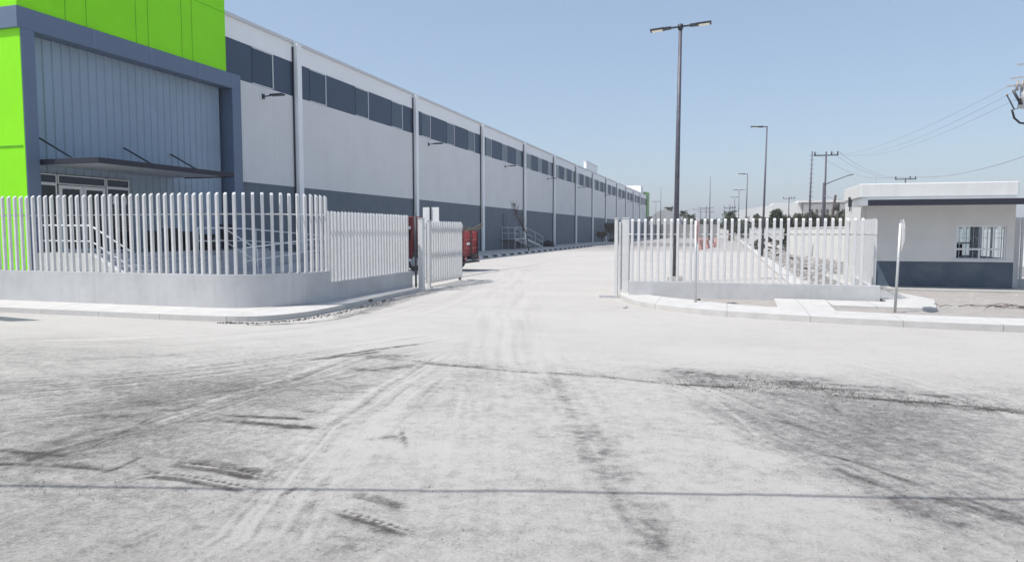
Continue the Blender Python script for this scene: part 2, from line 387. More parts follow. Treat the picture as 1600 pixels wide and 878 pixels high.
def axis(parts):
    a = []
    for x0, x1, st in parts:
        n = max(1, int(round((x1 - x0) / st))); a += [x0 + (x1 - x0) * i / n for i in range(n)]
    a.append(parts[-1][1]); return np.array(a)
def grow(x, st, end, f=1.22):
    o = []
    while x < end: st *= f; x += st; o.append(min(x, end))
    return o
gx = axis([(-20, -7, .085), (-7, 4, .018), (4, 14, .07)])
gx = np.concatenate([[-v for v in grow(20, .1, 4000)][::-1], gx, grow(14, .1, 4000)])
gy = axis([(3.2, 8, .018), (8, 14, .04), (14, 28, .12)])
gy = np.concatenate([[-v for v in grow(-3.2, .2, 600)][::-1], gy, grow(28, .15, 5000)])
GX, GY = np.meshgrid(gx, gy)
nx, ny = len(gx), len(gy)
def vnoise(x, y, seed=0):
    r = np.random.default_rng(seed).random((256, 256))
    xi = np.floor(x).astype(int); yi = np.floor(y).astype(int); fx = x - xi; fy = y - yi
    fx = fx * fx * (3 - 2 * fx); fy = fy * fy * (3 - 2 * fy)
    g = lambda a, b: r[a % 256, b % 256]
    return (g(xi, yi) * (1 - fx) + g(xi + 1, yi) * fx) * (1 - fy) + (g(xi, yi + 1) * (1 - fx) + g(xi + 1, yi + 1) * fx) * fy
def fbm(x, y, oct=5, seed=0):
    s = 0; a = .5; t = 0
    for i in range(oct): s = s + a * vnoise(x * 2 ** i, y * 2 ** i, seed + i); t += a; a *= .55
    return s / t
inner = (GX > -25) & (GX < 20) & (GY > -2) & (GY < 60)
dirt_shade = np.zeros_like(GX); relief = np.zeros_like(GX)
w1 = (fbm(GX * 1.3, GY * 1.3, 4, 11) - .5); w2 = (fbm(GX * 1.3, GY * 1.3, 4, 31) - .5)
rough_edge = fbm(GX * 4, GY * 12, 5, 77)
grit = fbm(GX * 16, GY * 16, 3, 79)
near = 1 / (1 + np.exp((GY - 8.9 - .10 * GX) / .45))        # the street in front of the gate is dirtier than the drive
def along_path(pts, x, y):
    best = np.full(x.shape, 1e9); al = np.zeros_like(x); sg = np.zeros_like(x); L = 0
    for (ax, ay), (bx, by) in zip(pts[:-1], pts[1:]):
        dx, dy = bx - ax, by - ay; l = math.hypot(dx, dy)
        t = np.clip(((x - ax) * dx + (y - ay) * dy) / (l * l), 0, 1)
        d = np.hypot(x - ax - t * dx, y - ay - t * dy); s = np.sign((y - ay) * dx - (x - ax) * dy)
        k = d < best; best = np.where(k, d, best); al = np.where(k, L + t * l, al); sg = np.where(k, s * d, sg); L += l
    return best, al, sg, L
def region(pts, w):
    lo = np.min(pts, axis=0) - 3 * w - .3; hi = np.max(pts, axis=0) + 3 * w + .3
    return (GX > lo[0]) & (GX < hi[0]) & (GY > lo[1]) & (GY < hi[1])
def smooth_pts(p):
    for _ in range(2):
        o = [p[0]]
        for a, b in zip(p[:-1], p[1:]): o += [(a[0] * .75 + b[0] * .25, a[1] * .75 + b[1] * .25), (a[0] * .25 + b[0] * .75, a[1] * .25 + b[1] * .75)]
        p = o + [p[-1]]
    return p
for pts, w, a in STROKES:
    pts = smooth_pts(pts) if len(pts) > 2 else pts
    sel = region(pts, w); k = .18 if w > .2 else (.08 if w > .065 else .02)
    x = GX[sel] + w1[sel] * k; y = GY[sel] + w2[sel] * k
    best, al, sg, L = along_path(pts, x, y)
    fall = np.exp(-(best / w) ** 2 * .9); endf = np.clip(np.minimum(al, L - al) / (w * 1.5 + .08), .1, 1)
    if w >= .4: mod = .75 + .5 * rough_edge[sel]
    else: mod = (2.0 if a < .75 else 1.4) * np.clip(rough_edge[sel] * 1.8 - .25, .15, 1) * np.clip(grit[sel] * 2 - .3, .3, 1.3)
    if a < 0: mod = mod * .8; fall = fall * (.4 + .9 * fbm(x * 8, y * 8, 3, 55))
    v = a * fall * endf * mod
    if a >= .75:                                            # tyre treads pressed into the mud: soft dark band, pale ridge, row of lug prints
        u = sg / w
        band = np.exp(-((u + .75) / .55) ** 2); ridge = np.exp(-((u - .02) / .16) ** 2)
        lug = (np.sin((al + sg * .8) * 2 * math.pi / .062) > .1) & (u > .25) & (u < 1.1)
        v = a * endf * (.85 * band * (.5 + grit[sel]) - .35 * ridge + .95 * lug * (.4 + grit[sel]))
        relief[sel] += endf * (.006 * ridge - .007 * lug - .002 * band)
    dirt_shade[sel] += v * (1.35 if a > 0 else 1.2)
for pts, W, amp, f, seed in BUNDLES:                        # fans of fine parallel wheel lines
    pts = smooth_pts(pts); sel = region(pts, W * .5); x = GX[sel] + w1[sel] * .1; y = GY[sel] + w2[sel] * .1
    best, al, sg, L = along_path(pts, x, y)
    fade = np.clip(1 - (best / W) ** 2, 0, 1) * np.clip(np.minimum(al, L - al) / .5, 0, 1)
    ln = vnoise(sg * f + 100, al * .45 + 50, seed) * .6 + vnoise(sg * f * 2.3 + 100, al * .8 + 50, seed + 1) * .4
    dirt_shade[sel] += amp * 3.0 * (ln - .47) * 2 * fade * (.3 + 1.4 * rough_edge[sel])
    relief[sel] -= .004 * (ln - .5) * fade
big = fbm(GX * .45, GY * .8, 4, 5); mid = fbm(GX * 2.0, GY * 3.6, 5, 15); fine = fbm(GX * 11, GY * 13, 4, 17)
dirt_shade += .035 + .19 * near + (big - .5) * (.14 + .16 * near) + (mid - .5) * (.08 + .10 * near) + (fine - .5) * (.05 + .34 * near)
# the pale slab in the middle with its crumbling front edge
ye = np.interp(GX[0], [p[0] for p in EDGE], [p[1] for p in EDGE])[None, :] + (fbm(GX * 3, GY * 0 + 3, 3, 91) - .5) * .06
xr = np.interp(GY[:, 0], [p[1] for p in SIDE][::-1], [p[0] for p in SIDE][::-1])[:, None]
slab = 1 / (1 + np.exp(np.clip((GY - ye) / .02, -40, 40))) * 1 / (1 + np.exp(np.clip((GX - xr) / .16, -40, 40))) * 1 / (1 + np.exp(np.clip((-3.3 - GX + (GY - 5) * -.1) / .18, -40, 40)))
dirt_shade -= .10 * slab
relief += .010 * slab
far = np.clip((GY - 60) / 120, 0, 1)
dirt_shade = np.where(dirt_shade > .55, .55 + (dirt_shade - .55) * .45, dirt_shade)
dirt_shade = np.where(inner, dirt_shade, .22 + .12 * far)
relief += (fbm(GX * 6, GY * 6, 5, 61) - .5) * .010 * near + (fbm(GX * .8, GY * .8, 3, 63) - .5) * .02
relief -= np.clip(dirt_shade, 0, 1) * .004
relief = np.where(inner, relief, 0)
keep = np.clip((GY - 3.2) / .3, 0, 1); relief *= keep
Zg = relief - .008
co = np.stack([GX, GY, Zg], -1).reshape(-1, 3).astype(np.float32)
idx = np.arange(nx * ny).reshape(ny, nx)
q = np.stack([idx[:-1, :-1], idx[:-1, 1:], idx[1:, 1:], idx[1:, :-1]], -1).reshape(-1, 4).astype(np.int32)
gm = bpy.data.meshes.new('ground'); gm.vertices.add(len(co)); gm.vertices.foreach_set('co', co.ravel())
gm.loops.add(q.size); gm.loops.foreach_set('vertex_index', q.ravel())
gm.polygons.add(len(q)); gm.polygons.foreach_set('loop_start', np.arange(0, q.size, 4, dtype=np.int32))
gm.polygons.foreach_set('use_smooth', np.ones(len(q), dtype=bool))
gm.update(); gm.validate()
at_ = gm.attributes.new('dirt_shade', 'FLOAT', 'POINT'); at_.data.foreach_set('value', dirt_shade.ravel().astype(np.float32))
at_ = gm.attributes.new('close', 'FLOAT', 'POINT'); at_.data.foreach_set('value', near.ravel().astype(np.float32))
m, N, L, P = newmat('dusty_concrete')
pos = coord(N)
A = N.new('ShaderNodeAttribute'); A.attribute_name = 'dirt_shade'; C = N.new('ShaderNodeAttribute'); C.attribute_name = 'close'
n1 = nz(N, L, pos, 14, 10, .8); n2 = nz(N, L, pos, 48, 8, .9); n3 = nz(N, L, pos, 2.3, 8, .7)
gain = rmp(N, L, C.outputs['Fac'], 0, 1, .14, .62)
brk = rmp(N, L, n1, .36, .62, .72, 1.28)
n4 = nz(N, L, mp(N, L, pos, (34, 5, 1), (0, 0, R(-24))), 1, 6, .75); n5 = nz(N, L, mp(N, L, pos, (40, 6, 1), (0, 0, R(38))), 1, 6, .75)
t = mth(N, L, 'MULTIPLY', A.outputs['Fac'], brk)
t = mth(N, L, 'ADD', t, mth(N, L, 'MULTIPLY', mth(N, L, 'SUBTRACT', rmp(N, L, n1, .3, .7), .5), mth(N, L, 'MULTIPLY', gain, .30)))
t = mth(N, L, 'ADD', t, mth(N, L, 'MULTIPLY', mth(N, L, 'SUBTRACT', rmp(N, L, n4, .3, .7), .5), mth(N, L, 'MULTIPLY', gain, .14)))
t = mth(N, L, 'ADD', t, mth(N, L, 'MULTIPLY', mth(N, L, 'SUBTRACT', rmp(N, L, n5, .3, .7), .5), mth(N, L, 'MULTIPLY', gain, .10)))
t = mth(N, L, 'ADD', t, mth(N, L, 'MULTIPLY', mth(N, L, 'SUBTRACT', rmp(N, L, n2, .32, .68), .5), mth(N, L, 'MULTIPLY', gain, .95)))
t = mth(N, L, 'ADD', t, mth(N, L, 'MULTIPLY', mth(N, L, 'SUBTRACT', n3, .5), .14))
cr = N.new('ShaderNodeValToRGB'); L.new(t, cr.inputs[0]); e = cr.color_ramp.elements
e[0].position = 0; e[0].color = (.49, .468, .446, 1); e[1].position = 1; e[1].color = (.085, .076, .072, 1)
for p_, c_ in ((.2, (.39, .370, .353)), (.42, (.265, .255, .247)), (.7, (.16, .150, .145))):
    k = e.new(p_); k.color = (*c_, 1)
# crumbs of dark mud and pale chips
vor = N.new('ShaderNodeTexVoronoi'); vor.inputs['Scale'].default_value = 26; L.new(pos, vor.inputs['Vector'])
sp = mth(N, L, 'MULTIPLY', mth(N, L, 'LESS_THAN', vor.outputs['Distance'], .2), rmp(N, L, t, .26, .5, 0, .8))
colr = mixc(N, L, sp, cr.outputs[0], (.13, .12, .115))
L.new(colr, P.inputs['Base Color']); P.inputs['Roughness'].default_value = .93; P.inputs['Specular IOR Level'].default_value = .25
b = N.new('ShaderNodeBump'); b.inputs['Strength'].default_value = .8; b.inputs['Distance'].default_value = .014
h = mth(N, L, 'ADD', n2, mth(N, L, 'MULTIPLY', n1, 1.2)); L.new(h, b.inputs['Height']); L.new(b.outputs[0], P.inputs['Normal'])
gm.materials.append(m)
go = bpy.data.objects.new('ground', gm); col.objects.link(go); tag(go, kind='structure')

# ------------------------------------------------------------------ sidewalks, kerbs, soil
def offset_path(path, d):
    out = []
    for i, p in enumerate(path):
        a = Vector(path[max(i - 1, 0)]); b = Vector(path[min(i + 1, len(path) - 1)]); t = (b - a).normalized()
        out.append((p[0] - t.y * d, p[1] + t.x * d))
    return out
def chaikin_smooth(p, n=3):
    return smooth_path(p, n)
def smooth_path(p, n=2):
    for _ in range(n):
        o = [p[0]]
        for a, b in zip(p[:-1], p[1:]):
            o += [(a[0] * .75 + b[0] * .25, a[1] * .75 + b[1] * .25), (a[0] * .25 + b[0] * .75, a[1] * .25 + b[1] * .75)]
        o.append(p[-1]); p = o
    return p
def strip(path_a, path_b, z0, z1, za=None):
    mb = MB(); k = len(path_a)
    for i in range(k):
        (ax, ay), (bx, by) = path_a[i], path_b[i]
        mb.v += [(ax, ay, z0), (ax, ay, za if za is not None else z1), (bx, by, z1), (bx, by, z0)]
    for i in range(k - 1):
        a = i * 4; c = a + 4
        mb.f += [(a, a + 1, c + 1, c), (a + 1, a + 2, c + 2, c + 1), (a + 2, a + 3, c + 3, c + 2), (a + 3, a, c, c + 3)]
    mb.f += [(0, 3, 2, 1), ((k - 1) * 4, (k - 1) * 4 + 1, (k - 1) * 4 + 2, (k - 1) * 4 + 3)]
    return mb
# left sidewalk under the long white fence
kl = smooth_path([(-30, 10.95), (-12, 10.95), (-9.3, 10.95), (-8.5, 11.1), (-8.05, 11.7), (-7.92, 12.6), (-8.05, 14.2), (-8.3, 18.3)])
wl_ = smooth_path([(-30, 12.2), (-12, 12.2), (-10.1, 12.2), (-9.1, 12.5), (-8.72, 12.9), (-8.62, 13.4), (-8.68, 14.6), (-8.8, 18.3)])
struct('sidewalk', strip(kl, wl_, -.05, .115, .10), 'concrete_paler')
# right sidewalk curving along the street
kr = smooth_path([(-2.78, 19.6), (-2.75, 18.6), (-2.45, 17.2), (-1.9, 15.95), (-1.05, 15.05), (.5, 14.4), (2.9, 13.87), (5, 13.78), (30, 13.75)])
ir = smooth_path([(-2.4, 19.6), (-2.4, 18.6), (-2.0, 17.7), (-1.2, 16.9), (-.5, 16.3), (.7, 15.5), (2.9, 14.86), (5, 14.7), (30, 14.65)])
struct('sidewalk', strip(kr, ir, -.05, .13, .11), 'concrete_paler')
mb = MB().prism([(1.0, 15.2), (2.05, 14.75), (2.15, 17.42), (1.05, 17.42)], 0, .137)
struct('path', mb, 'concrete_paler', bevel=.006)
mb = MB().prism([(2.16, 16.3), (4.1, 16.2), (4.6, 18.4), (4.0, 21.0), (4.0, 21.58), (3.42, 21.58), (3.42, 17.42), (2.16, 17.42)], 0, .128)
struct('path', mb, 'concrete_paler', bevel=.006)
struct('plinth', MB().box(3.35, 14, 21.6, 28.2, -.05, .12), 'concrete', bevel=.01)
# soil bank between kerb and wall, and beside the guard house
def lumpy(name, x0, x1, y0, y1, z, amp, st, fn, colr, edge=.3, seed=3):
    xs = np.arange(x0, x1 + st / 2, st); ys = np.arange(y0, y1 + st / 2, st); X_, Y_ = np.meshgrid(xs, ys)
    ed = np.clip(np.minimum.reduce([X_ - x0, x1 - X_, Y_ - y0, y1 - Y_]) / edge, 0, 1)
    Z_ = z * ed + (fbm(X_ * 3, Y_ * 3, 5, seed) - .45) * amp * ed - .02
    mb = MB(); mb.v = [tuple(p) for p in np.stack([X_, Y_, Z_], -1).reshape(-1, 3)]
    w = len(xs)
    for j in range(len(ys) - 1):
        for i in range(w - 1):
            if fn(xs[i], ys[j]): a = j * w + i; mb.f.append((a, a + 1, a + w + 1, a + w))
    return struct(name, mb, colr, smooth=True)
def soil(name, c1, c2, c3):
    m, N, L, P = newmat(name); pos = coord(N)
    a = nz(N, L, pos, 2.2, 9, .7); b_ = nz(N, L, pos, 38, 8, .75)
    o = mixc(N, L, rmp(N, L, a, .35, .65), c1, c2); o = mixc(N, L, rmp(N, L, b_, .5, .75, 0, .7), o, c3)
    L.new(o, P.inputs['Base Color']); P.inputs['Roughness'].default_value = .95
    bb = N.new('ShaderNodeBump'); bb.inputs['Strength'].default_value = .8; bb.inputs['Distance'].default_value = .02
    L.new(b_, bb.inputs['Height']); L.new(bb.outputs[0], P.inputs['Normal'])
    return m
M['soil'] = soil('pale_soil', (.39, .365, .345), (.33, .305, .285), (.2, .18, .165))
M['gravel'] = soil('grey_gravel', (.25, .24, .235), (.17, .16, .155), (.08, .075, .07))
def ir_y(x):
    for (ax, ay), (bx, by) in zip(ir[:-1], ir[1:]):
        if ax <= x <= bx and bx > ax: return ay + (by - ay) * (x - ax) / (bx - ax)
    return 20
lumpy('soil', -2.3, 13, 14.4, 22, .085, .07, .09, lambda x, y: y > ir_y(x) - .12 and (x < 3.3 or y < 21.7) , 'soil', seed=9)
lumpy('gravel', 2.45, 12, 23.5, 95, .04, .28, .3, lambda x, y: not (x > 3.4 and y < 28.3), 'gravel', seed=14)
lumpy('gravel', -13, -2.3, 72.4, 96, .12, .3, .5, lambda x, y: True, 'gravel', seed=19)
# drive kerbs and islands inside
struct('kerb', MB().box(1.85, 2.25, 19.0, 150, -.05, .12), 'concrete_paler', bevel=.02)
struct('kerb', MB().box(-13.2, -2.2, 71.8, 72.3, -.05, .15), 'concrete_paler', bevel=.02)
struct('kerb', MB().box(-2.19, -1.9, 71.8, 140, -.05, .15), 'concrete_paler', bevel=.02)
struct('sidewalk', MB().box(-18.72, -15.02, 29, 168, -.05, .12), 'concrete', bevel=.01)
struct('kerb', MB().box(-15.0, -14.7, 36, 100, -.05, .125), 'kerb_stripe')
struct('yard', MB().box(-18.3, -9.4, 12.4, 28.8, -.04, .012), 'concrete')

# ------------------------------------------------------------------ fences
def picket_mesh(z0, z1, w=.062, d=.062, slant=.05):
    mb = MB(); h = w / 2; k = d / 2
    mb.v = [(-h, -k, z0), (h, -k, z0), (h, k, z0), (-h, k, z0), (-h, -k, z1 - slant), (h, -k, z1 - slant), (h, k, z1), (-h, k, z1)]
    mb.f = [(3, 2, 1, 0), (4, 5, 6, 7), (0, 1, 5, 4), (1, 2, 6, 5), (2, 3, 7, 6), (3, 0, 4, 7)]
    me = bpy.data.meshes.new('picket'); me.from_pydata(mb.v, [], mb.f)
    bm = bmesh.new(); bm.from_mesh(me); bmesh.ops.bevel(bm, geom=list(bm.edges), offset=.006, segments=2, affect='EDGES'); bm.to_mesh(me); bm.free()
    me.materials.append(M['picket']); return me
def along(path, step, start=0.):
    out = []; carry = start
    for (ax, ay), (bx, by) in zip(path[:-1], path[1:]):
        l = math.hypot(bx - ax, by - ay); s = carry
        while s < l:
            t = s / l; out.append((ax + (bx - ax) * t, ay + (by - ay) * t, math.atan2(by - ay, bx - ax))); s += step
        carry = s - l
    return out
def pickets(root, path, z0, z1, step, start=0., **k):
    me = picket_mesh(z0, z1, **k); base = root.location
    inv = world_matrix(root).inverted()
    for i, (x, y, a) in enumerate(along(path, step, start)):
        o = bpy.data.objects.new('picket', me); col.objects.link(o); o.parent = root
        p = inv @ Vector((x, y, 0)); o.location = p + Vector((0, 0, random.uniform(-.006, .004)))
        o.rotation_euler = (random.uniform(-.002, .002), random.uniform(-.002, .002), a - root.rotation_euler.z)
def rail(root, path, z, r=.014, off=.0, name='rail'):
    p = offset_path(path, off)
    mb = MB()
    mb.tube([(x, y, z) for x, y in p], r, 8); mb.build(name, 'picket', root, smooth=True)
def wall_run(path, t, z0, z1):
    a = offset_path(path, -t / 2); b = offset_path(path, t / 2)
    return strip(a, b, z0, z1)
# left front fence: low stucco wall, round corner, high pickets
p1 = [(-26, 12.13), (-10.35, 12.13)]
arc = [(-10.35 + 1.6 * math.sin(R(a)), 12.13 + 1.6 * (1 - math.cos(R(a)))) for a in range(0, 91, 9)]
arc = [(-10.35, 12.13), (-9.95, 12.17), (-9.6, 12.3), (-9.3, 12.5), (-9.05, 12.72), (-8.85, 12.98), (-8.72, 13.3), (-8.68, 13.65), (-8.68, 14.02)]
pa = p1 + arc[1:]
t = thing('perimeter_fence', (-10.3, 12.2, 0), 'tall white picket fence on a stucco wall, rounding the corner before the green entrance block', 'fence', 'white perimeter fences')
wa = [(p1[0][0] + (p1[1][0] - p1[0][0]) * i / 8, 12.13) for i in range(8)] + arc
wall_run(smooth_path(wa, 3), .16, -.05, .80).build('base_wall', 'stucco', t, bevel=.006)
pickets(t, [(-18.6, 12.13)] + arc, .8, 2.50, .184, .05); rail(t, smooth_path([(-26, 12.13)] + arc, 2), 2.05, off=.04)
pb = [(-8.69, 14.10), (-8.74, 15.6), (-8.78, 17.0), (-8.79, 18.60)]
t = thing('perimeter_fence', (-8.75, 16.2, 0), 'lower, closely barred white picket fence on a shaded wall, ending at the left gate post', 'fence', 'white perimeter fences')
wall_run([(-8.685, 14.022)] + pb, .16, -.05, .54).build('base_wall', 'stucco', t, bevel=.006)
pickets(t, pb, .54, 2.16, .166, .02); rail(t, pb, 1.72, off=.04)
# right fence
pc = [(-2.34, 17.6), (3.3, 17.6)]
t = thing('perimeter_fence', (.4, 17.6, 0), 'white picket fence on a long low wall right of the driveway, below the tallest lamp', 'fence', 'white perimeter fences')
wall_run(pc, .16, -.05, .47).build('base_wall', 'stucco', t, bevel=.006)
pickets(t, [(-2.3, 17.6), (3.0, 17.6)], .47, 2.0, .157, .03); rail(t, [(-2.4, 17.6), (3.18, 17.6)], 1.62, off=.04)
pd = [(3.22, 17.75), (3.5, 22.3)]
t = thing('perimeter_fence', (3.3, 20, 0), 'short return of white pickets running back from the low wall end to the guard house', 'fence', 'white perimeter fences')
wall_run(pd, .14, -.05, .44).build('base_wall', 'stucco', t, bevel=.006)
pickets(t, [(3.23, 17.86), (3.5, 22.2)], .44, 2.0, .30, 0, w=.10, d=.05); rail(t, pd, 1.62)
# fence beyond the guard house
t = thing('perimeter_fence', (9.5, 23.2, 0), 'white picket fence beyond the right end of the guard house', 'fence', 'white perimeter fences')
wall_run([(7.62, 23.3), (13, 23.3)], .14, -.05, .35).build('base_wall', 'stucco', t, bevel=.006)
pickets(t, [(7.95, 23.3), (13, 23.3)], .35, 2.1, .157); rail(t, [(7.65, 23.3), (13, 23.3)], 1.62, off=.04)
MB().box(7.66, 7.86, 23.18, 23.4, 0, 2.08).build('post', 'picket', t, bevel=.01)
# a fence seen through the guard house windows, at its back
t = thing('perimeter_fence', (6, 30.2, 0), 'white pickets glimpsed through the guard house window', 'fence', 'white perimeter fences')
wall_run([(4.2, 30.2), (12, 30.2)], .14, -.05, .4).build('base_wall', 'stucco', t)
pickets(t, [(5.0, 30.2), (12, 30.2)], .4, 2.1, .19); rail(t, [(4.2, 30.2), (12, 30.2)], 1.62)

# ------------------------------------------------------------------ gate, both leaves folded inwards
def gate_leaf(a, b, label, step, post_at):
    t = thing('gate_leaf', (a[0], a[1], 0), label, 'gate', 'white gate leaves')
    pickets(t, [a, b], .1, 2.02, step, .03, w=.06, d=.06)
    fr = MB(); A_ = lambda z: (a[0], a[1], z); B_ = lambda z: (b[0], b[1], z)
    d = Vector((b[0] - a[0], b[1] - a[1], 0)).normalized(); n = Vector((-d.y, d.x, 0)) * .06
    for z in (.2, 1.05, 1.85): fr.bar(Vector(A_(z)) + n, Vector(B_(z)) + n, .05)
    for p in (a, b): fr.bar(Vector((p[0], p[1], .1)) + n, Vector((p[0], p[1], 1.95)) + n, .05)
    fr.build('gate_frame', 'picket', t)
    w = MB().tube([Vector((b[0], b[1], .07)) + n + d.cross(Vector((0, 0, 1))) * .03, Vector((b[0], b[1], .07)) + n - d.cross(Vector((0, 0, 1))) * .03], .06, 12); w.build('wheel', 'dark_metal', t)
    return t
gate_leaf((-8.72, 19.7), (-8.80, 22.75), 'white barred gate leaf swung open beside the red truck', .2, None)
gate_leaf((-2.72, 19.0), (-2.95, 22.1), 'white barred gate leaf folded open behind the right gate post, seen edge on', .2, None)
def gate_post(x, y, w, h, label):
    t = thing('gate_post', (x, y, 0), label, 'gate post', 'white gate posts')
    MB().box(x - w / 2, x + w / 2, y - w / 2, y + w / 2, 0, h).build('post', 'picket', t, bevel=.008)
    MB().prism([(x - w / 2 - .01, y - w / 2 - .01), (x + w / 2 + .01, y - w / 2 - .01), (x + w / 2 + .01, y + w / 2 + .01), (x - w / 2 - .01, y + w / 2 + .01)], h + .001, h + .02).build('cap', 'picket', t)
    hb = MB()
    for z in (.3, 1.0, 1.75): hb.box(x - .03, x + .03, y + w / 2 + .001, y + w / 2 + .14, z, z + .06)
    hb.build('hinge', 'galv', t)
    MB().box(x - w, x + w, y - w, y + w, -.02, .02).build('base_plate', 'galv', t)
gate_post(-8.38, 18.50, .15, 2.05, 'thick white gate post at the end of the left fence')
gate_post(-8.50, 19.3, .09, 2.0, 'thin white post carrying the open left gate leaf')
gate_post(-2.50, 18.15, .17, 2.02, 'thick white gate post at the end of the right low wall')
gate_post(-2.78, 18.35, .09, 2.02, 'thin white post just left of the thick right gate post')
t = thing('steel_post', (-8.72, 18.85, 0), 'thin dark steel post standing between the left fence and the white gate post', 'post')
MB().tube([(-8.72, 18.85, 0), (-8.72, 18.85, 2.2)], .03, 10).build('post', 'dark_metal', t, smooth=True)
MB().box(-8.82, -8.62, 18.75, 18.95, -.01, .03).build('base_plate', 'dark_metal', t)
mb = MB(); mb.bar((-8.3, 18.0, .012), (-7.55, 22.4, .012), .05, .03); mb.bar((-8.62, 22.9, .012), (-7.55, 22.4, .012), .05, .03)
tag(mb.build('gate_track', 'galv'), 'thin steel track set in the ground below the left gate leaf', 'gate track')
mb = MB(); mb.box(-3.15, -2.55, 17.95, 18.0, .0, .05)
tag(mb.build('gate_stop', 'galv'), 'low steel gate stop on the ground at the foot of the right gate posts', 'gate stop')
# white back of a double board behind the gate
t = thing('sign_board', (-11.35, 26, 0), 'white double notice board seen from the back, above the left gate leaf', 'sign')
MB().box(-11.69, -11.37, 25.98, 26.0, 1.75, 2.64).build('board', 'white', t); MB().box(-11.33, -11.0, 25.98, 26.0, 1.75, 2.64).build('board', 'white', t)
MB().box(-11.38, -11.32, 25.93, 25.975, 0, 2.66).build('post', 'dark_metal', t)

# ------------------------------------------------------------------ warehouse
WX = -18.73
cols_y = [27.9, 40.4, 52.8, 64.85, 76.8, 88.6, 100.1, 111.6, 123.0, 134.4, 145.6, 156.7]
wh = thing('warehouse', (WX, 95, 0), 'very long pale grey warehouse with slate lower wall and a dark strip of high windows', 'warehouse')
Y0, Y1 = 18.0, 169.5
MB().box(-60, WX, 23.3, Y1, .0, 3.68).build('lower_wall', 'panel_dark', wh)
MB().box(-60, WX, 23.3, Y1, 3.68, 7.7).build('middle_wall', 'panel', wh)
MB().box(-60, WX - .02, 22.7, Y1, 7.7, 9.2).build('window_strip', 'strip_dark', wh)
MB().box(-60, WX, 22.7, Y1, 9.2, 10.0).build('upper_wall', 'panel_white', wh)
MB().box(-60.05, WX + .10, 22.7, Y1 + .05, 10.0, 10.14).build('roof_trim', 'trim', wh, bevel=.01)
MB().box(-19.1, WX - .005, 95.8, 104.2, 10.14, 11.2).build('raised_parapet', 'panel_white', wh)
MB().box(-19.15, WX + .04, 95.75, 104.25, 11.2, 11.27).build('parapet_coping', 'trim', wh)
MB().box(-45, WX - .7, 164.5, 169.4, 10.14, 12.1).build('rear_block', 'panel_white', wh)
MB().box(WX + .001, WX + .03, 23.61, Y1, 0, .12).build('plinth_trim', 'concrete', wh)
for i, y in enumerate(cols_y):
    MB().box(WX + .001, WX + .24, y - .17, y + .17, .0, 10.0).build('pilaster', 'panel_white', wh, bevel=.01)
    MB().tube([(WX + .045, y - .215, .1), (WX + .045, y - .215, 9.85)], .035, 8).build('downpipe', 'dark_metal', wh, smooth=True)
starts = [15.4] + cols_y
winp = None
for i, y in enumerate(starts):
    nxt = cols_y[i] if i < len(cols_y) else Y1
    for k_, o in enumerate((1.12, 5.32, 9.47)):
        a = y + o; b_ = a + 1.36
        if i == 0 and k_ < 2: continue
        if b_ > nxt - .2: continue
        if 93 < a < 105 and k_ == 1 and i in (6,): pass
        if winp is None:
            w = MB(); w.box(WX - .019, WX + .03, 1.36, 1.40, 7.72, 9.18); w.box(WX - .019, WX + .003, .04, 1.36, 7.72, 7.75); w.box(WX - .019, WX + .003, .04, 1.36, 9.15, 9.18)
            winp = bpy.data.objects.new('window', bpy.data.meshes.new('window')); me = winp.data; me.from_pydata(w.v, [], w.f); me.materials.append(M['white_metal'])
            pm = bpy.data.meshes.new('pane'); g_ = MB().box(WX - .019, WX - .004, .04, 1.36, 7.75, 9.15); pm.from_pydata(g_.v, [], g_.f); pm.materials.append(M['glass'])
        o1 = bpy.data.objects.new('window', winp.data); col.objects.link(o1); o1.parent = wh; o1.location = (-wh.location.x, a - wh.location.y, 0)
        o2 = bpy.data.objects.new('pane', pm); col.objects.link(o2); o2.parent = o1
# service door with steel stairs
dl = MB().box(WX + .001, WX + .05, 58.4, 59.5, 1.05, 3.15).build('door', 'slate_paint', wh)
MB().box(WX + .051, WX + .09, 59.32, 59.38, 2.0, 2.16).build('handle', 'galv', dl)
st = thing('steel_stairs', (WX + .7, 62, .12), 'galvanised steel stairs with handrails at the warehouse service door', 'stairs')
mb = MB().box(WX + .05, WX + 1.3, 57.8, 61.5, .98, 1.04); mb.build('landing', 'galv', st)
mb = MB()
for i in range(6): mb.box(WX + .15, WX + 1.25, 61.5 + i * .9, 62.3 + i * .9, .9 - i * .15, .93 - i * .15)
for x in (WX + .12, WX + 1.28): mb.bar((x, 61.4, .95), (x, 67.2, .16), .06, .16)
mb.build('steps', 'galv', st)
mb = MB()
for x in (WX + .12, WX + 1.3):
    mb.tube([(x, 57.85, 2.0), (x, 61.4, 2.0), (x, 67.2, 1.15)], .03, 6); mb.tube([(x, 57.85, 1.5), (x, 61.4, 1.5), (x, 67.2, .65)], .02, 6)
    for y, z in ((57.85, 2), (59.6, 2), (61.4, 2), (64.3, 1.58), (67.2, 1.15)): mb.tube([(x, y, .12), (x, y, z)], .025, 6)
mb.build('handrail', 'galv', st)
